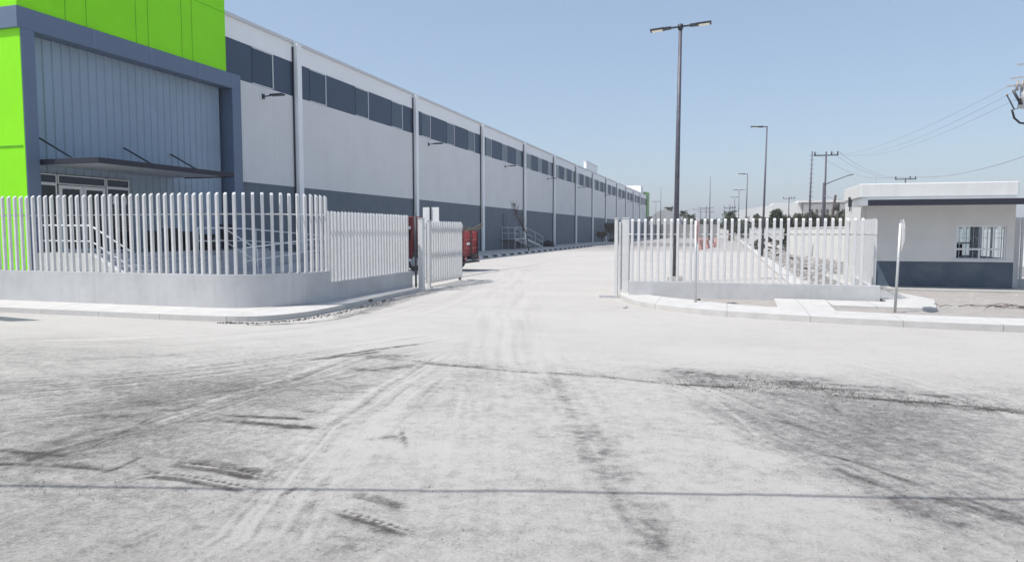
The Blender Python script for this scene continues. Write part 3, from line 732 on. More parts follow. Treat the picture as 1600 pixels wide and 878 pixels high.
# wall lamps on the warehouse
where = ['first bay next to the green entrance block', 'third bay of the wall', 'fourth bay of the wall', 'fifth bay, above the steel stairs side', 'sixth bay before the raised parapet']
lab = ['black wall lamp on the warehouse beside the green entrance block, largest of the row', 'black wall lamp on the second full warehouse bay, above the white notice board',
 'black wall lamp on the warehouse bay left of the steel stairs', 'black wall lamp on the bay before the raised parapet bay, fourth of the row',
 'small wall lamp below the raised parapet of the warehouse', 'tiny wall lamp on the first warehouse bay past the raised parapet', 'tiny wall lamp on the second warehouse bay past the raised parapet', 'tiny wall lamp on the third warehouse bay past the raised parapet', 'farthest wall lamp before the green end of the warehouse']
for y, l in zip([25.55, 42.6, 59.0, 74.2, 90.4, 111.0, 123.9, 138, 152], lab):
    t = thing('wall_lamp', (WX, y, 7.3), l, 'wall lamp', 'wall lamps along the warehouse')
    MB().box(WX + .001, WX + .05, y - .07, y + .07, 7.2, 7.4).build('bracket', 'dark_metal', t)
    MB().tube([(WX + .05, y, 7.3), (WX + .4, y, 7.32)], .025, 8).build('arm', 'dark_metal', t)
    MB().xprism([(y - .14, 7.30), (y + .14, 7.30), (y + .12, 7.37), (y - .12, 7.37)], WX + .4, WX + .98, 'X').build('lamp_head', 'dark_metal', t)

# ------------------------------------------------------------------ entrance block
FX = -18.3; RX = -18.8
ent = thing('entrance_block', (FX, 19, 0), 'lime green entrance block framing a ribbed blue grey wall and glass doors with thin canopy', 'building')
MB().box(-40, FX - .06, 14.60, 22.86, 7.72, 15.2).build('upper_volume', 'green', ent)
js = MB()
for y in (16.05, 16.75, 18.6, 19.1, 20.6, 21.1): js.box(FX - .0595, FX - .052, y, y + .012, 7.73, 15.2)
for z in (9.9, 12.4): js.box(FX - .0595, FX - .053, 14.6, 22.86, z, z + .012)
js.build('panel_joint', mat('lime_joint', (.09, .33, .01)), ent)
MB().box(-40, FX, 14.54, 23.6, 7.15, 7.718).build('beam', 'beam', ent, bevel=.006)
M['beam_joint'] = mat('beam_joint', (.15, .20, .285))
for y in (16.9, 19.1, 21.3, 23.05): MB().box(FX + .0005, FX + .006, y, y + .10, 7.16, 7.71).build('beam_joint', 'beam_joint', ent)
MB().box(-19.2, FX, 23.09, 23.6, .0, 7.148).build('pillar', 'beam', ent, bevel=.006)
MB().box(-40, FX - .03, 14.62, 15.02, .0, 7.148).build('end_wall', 'green', ent)
MB().box(FX - .028, FX - .0, 14.63, 15.02, .0, 7.146).build('jamb', 'beam', ent)
MB().box(-40, -18.4, 14.6, 14.619, 4.0, 4.03).build('end_wall_joint', mat('lime_joint_front', (.12, .4, .02)), ent)
# ribbed recessed wall
mb = MB(); y = 15.02; prof = []
while y < 23.08:
    prof += [(y, 0.), (y + .025, .035), (y + .075, .035), (y + .10, 0.)]; y += .30
mb = MB(); n = len(prof)
for (yy, dx) in prof: mb.v += [(RX + dx, min(yy, 23.088), .9), (RX + dx, min(yy, 23.088), 7.148)]
for i in range(n - 1): mb.f.append((2 * i, 2 * i + 2, 2 * i + 3, 2 * i + 1))
k = len(mb.v); mb.v += [(RX - .2, 15.02, .9), (RX - .2, 15.02, 7.148), (RX - .2, 23.088, .9), (RX - .2, 23.088, 7.148)]
mb.f += [(k, k + 1, k + 3, k + 2)]
mb.build('ribbed_wall', 'rib', ent)
# glazed entrance: two doors, side lights, transoms
gx_ = RX + .075
def frame(name, y0, y1, z0, z1, w, m='white_metal', parent=ent, dx=.0, pane='glass_door', d=.05):
    f = MB(); X0, X1 = gx_ + dx - d / 2, gx_ + dx + d / 2
    f.box(X0, X1, y0, y0 + w, z0, z1); f.box(X0, X1, y1 - w, y1, z0, z1)
    f.box(X0, X1, y0 + w, y1 - w, z0, z0 + w); f.box(X0, X1, y0 + w, y1 - w, z1 - w, z1)
    fo = f.build(name, m, parent); MB().box(gx_ + dx - .008, gx_ + dx + .008, y0 + w, y1 - w, z0 + w, z1 - w).build('pane', pane, fo)
    return fo
frame('window', 15.03, 15.84, 1.06, 3.06, .045); frame('window', 15.03, 15.84, 3.065, 3.34, .03)
frame('window', 15.88, 17.52, 3.065, 3.34, .03); frame('window', 17.56, 18.44, 1.06, 3.06, .045); frame('window', 17.56, 18.44, 3.065, 3.34, .03)
for (a, b_) in ((15.9, 16.69), (16.71, 17.5)):
    dr = frame('door', a, b_, 1.06, 3.04, .10, dx=.01)
    hy = 16.63 if a < 16 else 16.77
    MB().tube([(gx_ + .09, hy, 1.9), (gx_ + .09, hy, 2.3)], .018, 8).build('handle', 'galv', dr)
MB().box(RX + .036, RX + .045, 15.02, 18.46, 1.05, 3.36).build('doorway_backing', 'unlit_interior', ent)  # dark sheet in place of the unlit interior behind the glass
# two white notices on the side light
for z0, y in ((2.55, 17.78), (2.55, 18.12)): MB().box(gx_ + .009, gx_ + .012, y, y + .2, z0, z0 + .26).build('notice', 'white', ent)
# canopy
cn = MB().box(RX + .04, -16.3, 15.09, 20.42, 3.56, 3.60).build('canopy', 'soffit', ent)
e_ = MB(); e_.box(-16.298, -16.24, 15.03, 20.48, 3.53, 3.68); e_.box(RX + .05, -16.3, 15.03, 15.088, 3.53, 3.68); e_.box(RX + .52, -16.3, 20.422, 20.48, 3.53, 3.68)
e_.build('canopy_edge', 'canopy_edge', cn)
MB().box(RX + .06, -16.3, 15.09, 20.42, 3.61, 3.64).build('canopy_roof', 'galv', cn)
rd = MB()
for y in (15.3, 18.35, 20.35): MB().tube([(RX + .03, y, 4.38), (-17.35, y, 3.66)], .028, 8).build('tie_rod', 'dark_metal', cn); 
# platform, steps, ramp
pf = thing('entrance_platform', (-17.4, 18.5, 0), 'raised concrete platform and steps at the glass entrance doors, with a white stair cheek', 'platform')
MB().box(RX + .1, -16.45, 14.95, 22.6, 0, 1.05).build('landing', 'blue_ramp', pf)
sp_ = MB()
for i in range(6): sp_.box(-16.45 + i * .3, -16.15 + i * .3, 15.0, 19.6, 0, .9 - i * .155)
sp_.build('steps', 'blue_ramp', pf)
mb = MB(); mb.xprism([(RX + .1, 0), (RX + .1, 1.10), (-16.4, 1.10), (-14.85, .35), (-14.85, 0)], 14.74, 14.93, 'Y'); mb.build('cheek_wall', 'stucco_white', pf)
def handrail(pts, label, posts, par, zb):
    for dz, r in ((0, .024), (-.42, .018)): MB().tube([(x, y, z + dz) for x, y, z in pts], r, 8).build('rail', 'white_metal', par, smooth=True)
    for (x, y, z), b0 in zip(posts, zb): MB().tube([(x, y, b0), (x, y, z)], .022, 8).build('post', 'white_metal', par, smooth=True)
hr = thing('handrail', (-17.5, 14.84, 1.1), 'white tubular handrail sloping down beside the entrance steps, left of the doors', 'handrail', 'white handrails')
handrail([(-18.6, 14.84, 1.86), (-16.4, 14.84, 1.84), (-15.0, 14.84, 1.12), (-15.0, 14.84, .8)], '', [(-18.55, 14.84, 1.86), (-17.5, 14.84, 1.85), (-16.4, 14.84, 1.84), (-15.0, 14.84, 1.12)], hr, (1.1, 1.1, 1.1, .42))
rp = thing('access_ramp', (-15.5, 24, 0), 'shaded concrete access ramp folding back beside the warehouse, behind the corner of the fence', 'ramp')
mb = MB().xprism([(19.7, 0), (19.7, 1.05), (21.0, 1.05), (28.2, .62), (28.2, 0)], -17.4, -16.2, 'X'); mb.build('upper_ramp', 'blue_ramp', rp)
mb = MB().xprism([(19.7, 0), (19.7, .30), (21.0, .34), (27.0, .62), (28.2, .62), (28.2, 0)], -16.15, -14.5, 'X'); mb.build('lower_ramp', 'blue_ramp', rp)
h2 = thing('handrail', (-16.2, 22, 1), 'pale double handrail along the upper run of the access ramp', 'handrail', 'white handrails')
pts = [(-16.2, 18.6, 1.80), (-16.2, 21.0, 1.78), (-16.2, 28.0, 1.38)]
handrail(pts, '', [(-16.2, 18.6, 1.8)] + [(-16.2, y, 1.78 - max(0, y - 21) * .057) for y in (20, 21.5, 23, 24.5, 26, 27.9)], h2, [.9] * 2 + [.6] * 5)
h3 = thing('handrail', (-14.5, 22, .5), 'pale handrail climbing along the outer run of the access ramp', 'handrail', 'white handrails')
handrail([(-14.5, 18.6, 1.16), (-14.5, 22.2, 1.38), (-14.5, 27.8, 1.62)], '', [(-14.5, y, 1.16 + (y - 18.6) * .05) for y in (18.6, 20.2, 22, 24, 26, 27.8)], h3, [.0, .2, .3, .4, .5, .6])
h4 = thing('handrail', (-15.9, 20, .5), 'white handrail dropping down the right side of the entrance steps', 'handrail', 'white handrails')
handrail([(-16.5, 19.7, 1.85), (-16.1, 19.7, 1.80), (-14.8, 19.7, 1.1)], '', [(-16.4, 19.7, 1.84), (-14.8, 19.7, 1.1)], h4, [1.05, 0])
# dark bins on the platform
bl = ['black bin on the entrance platform, nearest the steps rail behind the fence', 'black bin on the entrance platform, second from the steps rail', 'black bin in the middle of the entrance platform',
      'wide black bin on the entrance platform right of the middle', 'tall black bin near the right end of the entrance platform']
for i, (y, h_, w_) in enumerate([(18.0, .62, .36), (18.75, .7, .34), (19.5, .6, .4), (20.4, .5, .5), (21.5, .85, .36)]):
    t = thing('bin', (-17.5, y, 1.05), bl[i], 'bin', 'black bins on the entrance platform')
    mb = MB(); X = -17.4; hh = w_ / 2
    mb.xprism([(y - hh * .8, 1.05), (y + hh * .8, 1.05), (y + hh, 1.05 + h_), (y - hh, 1.05 + h_)], X - hh, X + hh, 'X'); mb.build('body', 'black', t, bevel=.015)
    MB().box(X - hh - .02, X + hh + .02, y - hh - .02, y + hh + .02, 1.052 + h_, 1.09 + h_).build('lid', 'black', t, bevel=.01)

# far end block
t = thing('end_block', (WX, 172, 0), 'small green and dark end block at the far end of the warehouse', 'building')
MB().box(-34, -18.45, 169.6, 173.8, 5.0, 10.9).build('upper_volume', 'green_far', t)
MB().box(-34, -18.5, 169.6, 173.7, .0, 4.99).build('lower_volume', 'slate_paint', t)

# ------------------------------------------------------------------ guard house (hollow, one window through each long wall)
gh = thing('guard_house', (5.6, 25, 0), 'small flat roofed guard house, grey above slate, with white parapet and a barred window', 'building')
gx0, gx1, gy0, gy1, zb = 3.66, 7.5, 22.5, 25.45, .12
def wall_hole(name, m, parent, x0, x1, y0, y1, z0, z1, hx0, hx1, hz0, hz1, off=0):
    mb = MB(); mb.box(x0, hx0, y0, y1, z0, z1); mb.box(hx1, x1, y0, y1, z0, z1)
    if hz0 > z0: mb.box(hx0, hx1, y0, y1, z0, hz0)
    if hz1 < z1: mb.box(hx0, hx1, y0, y1, hz1, z1)
    return mb.build(name, m, parent)
wall_hole('front_wall', 'wall_grey', gh, gx0 + .15, gx1, gy0, gy0 + .15, .84, 2.66, 6.08, 7.31, .90, 1.86)
MB().box(gx0 + .15, gx1, gy0, gy0 + .15, zb, .838).build('base_wall', 'slate_paint', gh)
wall_hole('rear_wall', 'wall_grey', gh, gx0 + .15, gx1, gy1 - .15, gy1, zb, 2.66, 4.9, 7.3, .90, 2.2)
MB().box(gx0, gx0 + .149, gy0 - .002, gy1, zb, 2.66).build('side_wall', 'stucco_white', gh, bevel=.004)
mb = MB(); xa, xb, y0_, y1_ = gx1 - .149, gx1 - .001, gy0 + .151, gy1 - .151
mb.box(xa, xb, y0_, 22.85, zb, 2.66); mb.box(xa, xb, 25.1, y1_, zb, 2.66); mb.box(xa, xb, 22.85, 25.1, zb, .9); mb.box(xa, xb, 22.85, 25.1, 2.15, 2.66); mb.build('side_wall', 'wall_grey', gh)
f_ = MB()
for y in (22.85, 23.95, 25.06): f_.box(xa + .03, xa + .08, y, y + .04, .9, 2.15)
f_.box(xa + .031, xa + .079, 22.89, 25.06, .9, .94); f_.box(xa + .031, xa + .079, 22.89, 25.06, 2.11, 2.15); f_.build('window', 'white_metal', gh)
MB().box(gx0 - .04, gx1 + .04, gy0 - .04, gy1 + .04, 2.662, 3.05).build('parapet', 'stucco_white', gh, bevel=.02)
MB().box(gx0 + .15, gx1 - .15, gy0 + .15, gy1 - .15, .121, .13).build('floor', 'concrete', gh)
# window
def gwin(y, z0, z1, x0, x1, splits, low):
    fw = .045; mb = MB(); a, b_ = y, y + .06
    mb.box(x0, x0 + fw, a, b_, z0, z1); mb.box(x1 - fw, x1, a, b_, z0, z1); mb.box(x0 + fw, x1 - fw, a, b_, z0, z0 + fw); mb.box(x0 + fw, x1 - fw, a, b_, z1 - fw, z1)
    mb.box(x0 + fw, x1 - fw, a, b_, low, low + .05)
    for s in splits: mb.box(s - .018, s + .018, a + .002, b_ - .002, z0 + fw, low)
    o = mb.build('window', 'white_metal', gh); MB().box(x0 + fw, x1 - fw, y + .025, y + .031, z0 + fw, z1 - fw).build('pane', 'glass_clear', o)
gwin(22.53, .90, 1.86, 6.08, 7.31, (6.68,), 1.17)
MB().box(6.02, 7.37, 22.44, 22.499, .862, .898).build('sill', 'white', gh, bevel=.004)
gwin(25.34, .90, 2.2, 4.9, 7.3, (6.1,), 1.3)
mb = MB()
for i in range(7): mb.box(6.2 + i * .17, 6.215 + i * .17, 22.60, 22.612, .95, 1.82)
for z in (1.5,): mb.box(6.12, 7.28, 22.613, 22.622, z, z + .012)
mb.build('window_bars', 'white_metal', gh)
# steel canopy along the front
cp = MB().box(3.62, 11.5, 21.2, 22.498, 2.50, 2.53).build('canopy', 'soffit', gh)
MB().box(3.60, 11.5, 21.14, 21.198, 2.38, 2.54).build('canopy_channel', 'canopy_edge', cp)
MB().box(3.42, 3.598, 21.14, 22.44, 2.38, 2.54).build('canopy_end', 'galv', cp)
MB().box(10.9, 11.02, 21.25, 21.37, .12, 2.495).build('canopy_post', 'white', cp)
# sconces on the lit side wall
for y, z, l in ((24.18, 2.45, 'black wall sconce high on the sunlit side wall of the guard house'),):
    t = thing('wall_sconce', (gx0, y, z), l, 'wall lamp', 'dark fittings on the guard house side')
    MB().box(gx0 - .10, gx0 - .001, y - .05, y + .05, z, z + .30).build('housing', 'dark_metal', t, bevel=.01)
    MB().tube([(gx0 - .05, y, z - .14), (gx0 - .05, y, z)], .02, 8).build('conduit', 'dark_metal', t)
for y, l in ((23.0, 'small grey switch box low on the guard house side, nearer the street'), (24.4, 'small grey switch box low on the guard house side, nearer the rear')):
    t = thing('switch_box', (gx0, y, 1.9), l, 'switch box', 'grey boxes on the guard house side')
    MB().box(gx0 - .08, gx0 - .001, y - .05, y + .05, 1.85, 2.0).build('housing', 'pole_metal', t, bevel=.006); MB().tube([(gx0 - .03, y, .7), (gx0 - .03, y, 1.85)], .012, 6).build('conduit', 'galv', t)
# desk and monitor inside
t = thing('desk', (6.5, 23.2, 0), 'pale desk inside the guard house window', 'desk')
MB().box(6.0, 7.3, 22.8, 23.4, .84, .88).build('desk_top', 'white', t)
for x in (6.03, 7.24):
    for y in (22.83, 23.34): MB().box(x, x + .03, y, y + .03, .131, .839).build('leg', 'galv', t)
t = thing('monitor', (6.3, 23.1, .88), 'dark computer monitor on the desk behind the guard house window', 'monitor')
MB().box(6.17, 6.42, 23.08, 23.11, .98, 1.33).build('screen', 'black', t, bevel=.005); MB().box(6.27, 6.32, 23.1, 23.16, .881, 1.0).build('stand', 'black', t)

# ------------------------------------------------------------------ stop signs by the kerb
def octo_sign(x, y, zc, r, az, label, lean=0., zp=None):
    t = thing('stop_sign', (x, y, 0), label, 'road sign', 'octagonal signs on thin posts')
    d = Vector((math.sin(az), math.cos(az), 0)); n = Vector((math.cos(az), -math.sin(az), 0))
    MB().tube([(x, y, 0), (x + lean, y, zc + r * .7)], .026, 8).build('post', 'galv', t, smooth=True)
    for nm, s, m, rr, th in (('sign_plate', .028, 'galv', r, .012), ('sign_face', .0405, 'sign_red', r * .985, .003)):
        mb = MB(); pts = []
        for i in range(8):
            a = math.pi / 8 + i * math.pi / 4; pts.append(d * (rr * math.cos(a)) + Vector((0, 0, rr * math.sin(a))))
        c = Vector((x + lean * .85, y, zc)) + n * s
        mb.v = [tuple(c + p) for p in pts] + [tuple(c + p + n * th) for p in pts]
        mb.f = [tuple(range(7, -1, -1)), tuple(range(8, 16))] + [(i, (i + 1) % 8, 8 + (i + 1) % 8, 8 + i) for i in range(8)]
        mb.build(nm, m, t)
octo_sign(3.22, 15.64, 1.62, .33, R(1.5), 'octagonal sign seen edge on, pale metal back showing, on a post before the guard house', lean=.04)
octo_sign(-.66, 16.05, 1.70, .32, R(1.5), 'octagonal sign seen edge on with a sliver of red, on a post before the pickets', lean=-.03)

# ------------------------------------------------------------------ lamp posts
def lamp_head(par, x, y, z, dx, m='dark_metal', L_=.62, dz=.03):
    s = 1 if dx > 0 else -1
    a = MB(); a.bar((x, y, z), (x + s * .30, y, z + dz * .3), .05, .05); a.bar((x + s * .22, y, z + dz * .2), (x + s * .42, y, z + dz * .4), .10, .09); ar = a.build('arm', m, par)
    h = MB(); h.bar((x + s * .42, y, z + dz * .4), (x + s * (.42 + L_), y, z + dz), .30, .06); hh = h.build('lamp_head', m, par, bevel=.015)
    l = MB(); l.bar((x + s * .50, y, z + dz * .5 - .036), (x + s * (.40 + L_ - .04), y, z + dz * .95 - .036), .24, .012); l.build('lens', 'lens', hh)
t = thing('street_lamp', (-1.68, 24.24, 0), 'tall dark double headed street lamp standing right behind the right hand picket fence', 'street lamp', 'street lamps in the compound')
MB().box(-1.92, -1.44, 24.0, 24.48, -.02, .18).build('footing', 'concrete', t, bevel=.01)
MB().tube([(-1.68, 24.24, .1), (-1.665, 24.24, 4), (-1.64, 24.24, 8.36)], .095, 12, .055).build('pole', 'pole_metal', t, smooth=True)
MB().tube([(-1.64, 24.24, 8.30), (-1.64, 24.24, 8.46)], .085, 12).build('pole_cap', 'dark_metal', t, smooth=True)
lamp_head(t, -1.72, 24.24, 8.38, -1, dz=-.06, L_=.48); lamp_head(t, -1.56, 24.24, 8.39, 1, dz=.05, L_=.48)
def simple_lamp(x, y, h, dirs, label, lean=.0, L_=.5, r=.075, r2=.04):
    t = thing('street_lamp', (x, y, 0), label, 'street lamp', 'street lamps in the compound')
    MB().tube([(x, y, 0), (x + lean, y, h)], r, 10, r2).build('pole', 'pole_metal', t, smooth=True)
    for s in dirs: lamp_head(t, x + lean, y, h - .03, s, L_=L_)
    MB().box(x - .2, x + .2, y - .2, y + .2, -.02, .2).build('footing', 'concrete', t)
simple_lamp(1.98, 45.15, 7.93, (-1,), 'single headed dark street lamp beside the inner drive kerb, second tallest lamp post', lean=.1)
simple_lamp(1.72, 78, 7.66, (-1,), 'slim single headed street lamp along the inner drive, just left of the second tallest lamp', lean=.08)
simple_lamp(1.38, 108, 7.65, (-1, 1), 'small double headed street lamp far along the inner drive', L_=.45)
simple_lamp(.95, 132, 7.74, (-1, 1), 'farthest tiny double headed street lamp of the inner drive', L_=.35)
simple_lamp(-14.55, 150, 7.85, (-1, 1), 'tiny street lamp past the far end of the warehouse, above the grey shade hall', L_=.5)
t = thing('street_lamp', (9.85, 84, 0), 'street lamp with one long arm rising to the right, left of the guard house roof', 'street lamp')
MB().tube([(9.85, 84, 0), (9.85, 84, 6.95)], .12, 10, .09).build('pole', 'cpole', t, smooth=True)
MB().tube([(9.85, 84, 6.7), (11, 84, 7.2), (12.3, 84, 7.68)], .06, 8, .04).build('arm', 'pole_metal', t, smooth=True)
MB().bar((12.2, 84, 7.66), (12.75, 84, 7.78), .25, .1).build('lamp_head', 'pole_metal', t)

# ------------------------------------------------------------------ utility poles and wires
def upole(x, y, h, arms, label, r=.13, m='cpole', lean=0, armw=2.2):
    t = thing('utility_pole', (x, y, 0), label, 'utility pole', 'utility poles')
    MB().tube([(x, y, 0), (x + lean, y, h)], r, 10, r * .65).build('pole', m, t, smooth=True)
    for z in arms:
        MB().box(x + lean - armw / 2, x + lean + armw / 2, y - .06, y + .06, z - .06, z + .06).build('crossarm', 'dark_metal', t)
        for dx in (-armw / 2 + .08, armw * .22, armw / 2 - .08):
            MB().tube([(x + lean + dx, y, z + .06), (x + lean + dx, y, z + .16), (x + lean + dx, y, z + .42)], .10, 8, .07).build('insulator', 'dark_metal', t, smooth=True)
    return t
upole(10.25, 86, 10.5, (10.1,), 'utility pole with one wide crossarm and three insulators, left of the guard house', armw=2.5)
t = thing('radio_mast', (8.62, 85, 0), 'thin stepped mast standing just left of the crossarm utility pole', 'mast')
MB().tube([(8.62, 85, 0), (8.62, 85, 5.2), (8.70, 85, 10.5)], .13, 8, .06).build('pole', 'pole_metal', t, smooth=True)
mb = MB()
for i in range(16): mb.box(8.45, 8.9, 84.98, 85.02, 2.5 + i * .5, 2.54 + i * .5)
mb.build('step_rungs', 'pole_metal', t)
upole(23.34, 110, 9.0, (8.85,), 'utility pole whose crossarm shows above the guard house roof', armw=2.6)
upole(13.48, 178, 9.7, (9.3,), 'pale far utility pole with a crossarm in front of the white buildings', armw=2.6, r=.16)
upole(.2, 150, 6.9, (6.3, 5.6), 'far utility pole with two crossarms beside the distant double lamps', armw=2.2, r=.14)
upole(-9.15, 250, 9.6, (9.0,), 'distant utility pole with one crossarm above the yard wall', armw=5, r=.18)
upole(-7.4, 252, 10.3, (9.6, 8.2), 'distant utility pole with two crossarms next to its single armed neighbour', armw=5, r=.18)
for x, y, h, l in ((-3.42, 138, 11.9, 'thin tall mast rising alone in the middle distance left of the red barriers'), (-14.91, 165, 12.0, 'thin pale mast beyond the far end of the warehouse')):
    t = thing('radio_mast', (x, y, 0), l, 'mast'); MB().tube([(x, y, 0), (x, y, h * .52)], .16, 8, .12).build('lower_pole', 'cpole', t, smooth=True)
    MB().tube([(x, y, h * .52), (x, y, h)], .07, 8, .03).build('upper_pole', 'cpole', t, smooth=True)
t = thing('utility_pole', (10.4, 83, 0), 'short dark wooden pole leaning to the right, with a small transformer, beside the guard house', 'utility pole', 'utility poles')
MB().tube([(10.35, 83, 0), (10.95, 83, 5.55)], .16, 8, .12).build('pole', 'wood', t, smooth=True)
MB().tube([(11.05, 82.7, 3.9), (11.05, 82.7, 4.7)], .3, 12).build('transformer', 'debris', t, smooth=True)
t = thing('antenna', (5.1, 24.6, 3.05), 'short thin antenna rod on the guard house roof', 'antenna')
MB().tube([(4.45, 25.0, 3.05), (4.45, 25.0, 3.45)], .01, 6).build('rod', 'galv', t)
# big pole just past the right edge of the view
px_, py_ = 9.25, 25.0
t = thing('utility_pole', (px_, py_, 0), 'utility pole hardware with fuses and transformer poking in at the right edge of the sky', 'utility pole', 'utility poles')
MB().tube([(px_, py_, 0), (px_, py_, 8.2)], .17, 12, .12).build('pole', 'cpole', t, smooth=True)
for (a, b_) in (((7.95, 6.22), (10.4, 6.5)), ((7.86, 6.0), (10.2, 6.12)), ((8.1, 6.62), (10.2, 6.7))): MB().bar((a[0], py_ - .25, a[1]), (b_[0], py_ + .1, b_[1]), .05).build('crossarm', 'galv', t)
for i, (x, z, l) in enumerate(((7.86, 5.72, .42), (8.02, 5.84, .4), (8.2, 5.6, .42))):
    MB().tube([(x, py_ - .3, z), (x + .10, py_ - .3, z - l * .5), (x + .20, py_ - .3, z - l)], .02 + .02 * (i == 1), 8).build('fuse_cutout', 'dark_metal', t, smooth=True)
    MB().tube([(x, py_ - .3, z), (x - .02, py_ - .3, z + .05)], .035, 8).build('fuse_cap', 'ceramic', t, smooth=True)
    MB().tube([(x + .20, py_ - .3, z - l), (x + .29, py_ - .3, z - l + .02), (x + .30, py_ - .3, z - l + .3)], .014, 6).build('fuse_bracket', 'dark_metal', t, smooth=True)
MB().tube([(8.42, py_ - .2, 5.35), (8.42, py_ - .2, 5.98)], .2, 14).build('transformer', 'galv', t, smooth=True)
for k_ in range(3): MB().tube([(8.1 + k_ * .13, py_ - .3, 5.85 + .05 * k_), (8.12 + k_ * .13, py_ - .3, 6.15)], .045, 8, .03).build('bushing', 'ceramic', t, smooth=True)
MB().tube([(8.0, py_ - .3, 5.3), (8.07, py_ - .3, 5.05), (8.22, py_ - .3, 4.9), (8.5, py_ - .3, 4.85)], .03, 6).build('lead_cable', 'black', t, smooth=True)
def wire(a, b, sag, r, label=None, n=22):
    pts = []
    for i in range(n + 1):
        u = i / n; p = Vector(a).lerp(Vector(b), u); p.z -= sag * 4 * u * (1 - u); pts.append(tuple(p))
    o = MB().tube(pts, r, 5).build('overhead_wire', 'wire', smooth=True)
    return tag(o, label or 'thin sagging overhead wire between the right edge pole and the crossarm pole left of the guard house', 'wire', 'overhead wires')
O3 = ('topmost', 'middle', 'lowest'); O4 = ('left', 'middle', 'right')
for i, (dx, zz_) in enumerate(((-1.17, 10.5), (.55, 10.5), (1.17, 10.5))):
    wire((10.25 + dx, 86, zz_), (7.9 + i * .1, py_ - .25, 6.0 - i * .2), 1.0, .006, O3[i] + ' of three thin wires climbing to the hardware at the right edge')
for i, dx in enumerate((-1.2, .5, 1.2)):
    wire((10.25 + dx, 86, 10.5), (23.34 + dx, 110, 9.2), 1.2, .014, 'thin wire from the ' + O4[i] + ' insulator, dipping towards the pole behind the guard house')
for i, dx in enumerate((-1.2, .5, 1.2)):
    wire((23.34 + dx, 110, 9.2), (26 + i * .8, 60, 9.6 + i * .5), 1.5, .012, O3[2 - i] + ' of three thin wires above the guard house roof rising right')
wire((9.85, 84, 5.6), (12.6, 84, 4.95), .15, .03, 'short dark service wire by the leaning pole')
# service cables crossing the street overhead, their shadow lies across the foreground
for k_, dz in ((0, 0), (1, .055)):
    o = wire((-17, -1.05, 5.0 + dz), (17.5, 8.20, 5.0 + dz), .05, .011, ('lower', 'upper')[k_] + ' of two overhead cables crossing the street above the viewer')
for x, y, l in ((-17, -1.05, 'utility pole left of the viewer holding the street cables'), (17.5, 8.20, 'utility pole right of the viewer holding the street cables')): upole(x, y, 5.6, (), l)
# unseen board added left of the view to cast a shadow on the street
t = thing('shadow_board', (-15.9, 9.4, 0), 'unseen panel on a post, added left of the street to cast a shadow', 'road sign')
MB().tube([(-15.9, 9.45, 0), (-15.9, 9.45, 3.2)], .04, 8).build('post', 'galv', t, smooth=True)
MB().bar((-16.0, 9.3, 2.9), (-14.1, 9.0, 2.9), .03, .85).build('sign_plate', 'galv', t)

# ------------------------------------------------------------------ red truck behind the gate
tr = thing('stake_truck', (-11.4, 28, 0), 'red stake bed truck parked behind the open gate, loaded with brush and a white box', 'truck')
ya, yb = 27.3, 29.1
cab = MB().xprism([(ya, .45), (yb, .45), (yb, 1.5), (yb - .1, 2.32), (ya + .1, 2.32), (ya, 1.5)], -13.35, -12.80, 'X'); cab = cab.build('cab', 'red_dark', tr, bevel=.04)
MB().box(-13.02, -12.88, ya - .01, ya + .004, 1.35, 1.75).build('cab_window', 'glass_door', cab)
MB().box(-12.96, -12.84, ya - .03, ya - .002, 1.78, 1.9).build('badge_plate', 'white', cab); MB().box(-12.98, -12.82, ya - .03, ya - .002, .42, .52).build('step', 'white', cab)
MB().box(-13.4, -10.55, ya + .3, yb - .3, .5, .62).build('chassis', 'debris', tr)
bed = MB().box(-12.5, -10.47, ya, yb, .66, .74).build('bed', 'red_dark', tr)
mb = MB()
for i in range(11):
    x = -12.4 + i * .183; mb.box(x, x + .09, ya, ya + .05, .745, 1.68 + .03 * (i % 3)); mb.box(x, x + .09, yb - .05, yb, .745, 1.72)
for i in range(8):
    y = ya + .10 + i * .215; mb.box(-10.52, -10.47, y, y + .11, .745, 1.66 + .05 * (i % 2))
for z in (.95, 1.3, 1.62):
    mb.box(-12.4, -10.49, ya - .03, ya - .002, z, z + .07); mb.box(-10.468, -10.44, ya, yb, z, z + .06)
mb.build('stake_side', 'red', bed)
for x in (-11.4, -10.55): MB().box(x, x + .06, ya - .06, ya - .031, .6, 1.78).build('corner_post', 'wood', bed)
for y in (ya + .75, yb - .25): MB().box(-10.439, -10.40, y, y + .07, .5, 1.74).build('corner_post', 'wood', bed)
MB().box(-10.439, -10.42, ya + .3, ya + .62, 1.12, 1.22).build('plate', 'white', bed)
MB().box(-10.439, -10.41, ya + .9, yb - .4, .46, .72).build('tail_board', 'debris', bed)
MB().box(-11.6, -10.75, ya + .1, ya + .7, 1.70, 1.98).build('white_box', 'white', tr, bevel=.02)
MB().box(-12.4, -10.56, ya + .72, yb - .1, .75, 1.4).build('load', 'debris', tr)
for y in (ya + .05, yb - .2): MB().box(-10.44, -10.39, y, y + .14, .5, .62).build('tail_light', 'sign_red', tr, bevel=.01)
MB().box(-10.6, -10.4, ya, yb, .36, .42).build('bumper', 'wood', tr)
for x in (-12.7, -11.4):
    for y in (ya + .05, yb - .3):
        w = MB().tube([(x, y, .4), (x, y + .25, .4)], .38, 20).build('wheel', 'rubber', tr, bevel=.03); MB().tube([(x, y - .012, .4), (x, y + .262, .4)], .2, 16).build('rim', 'galv', w)
br = MB()
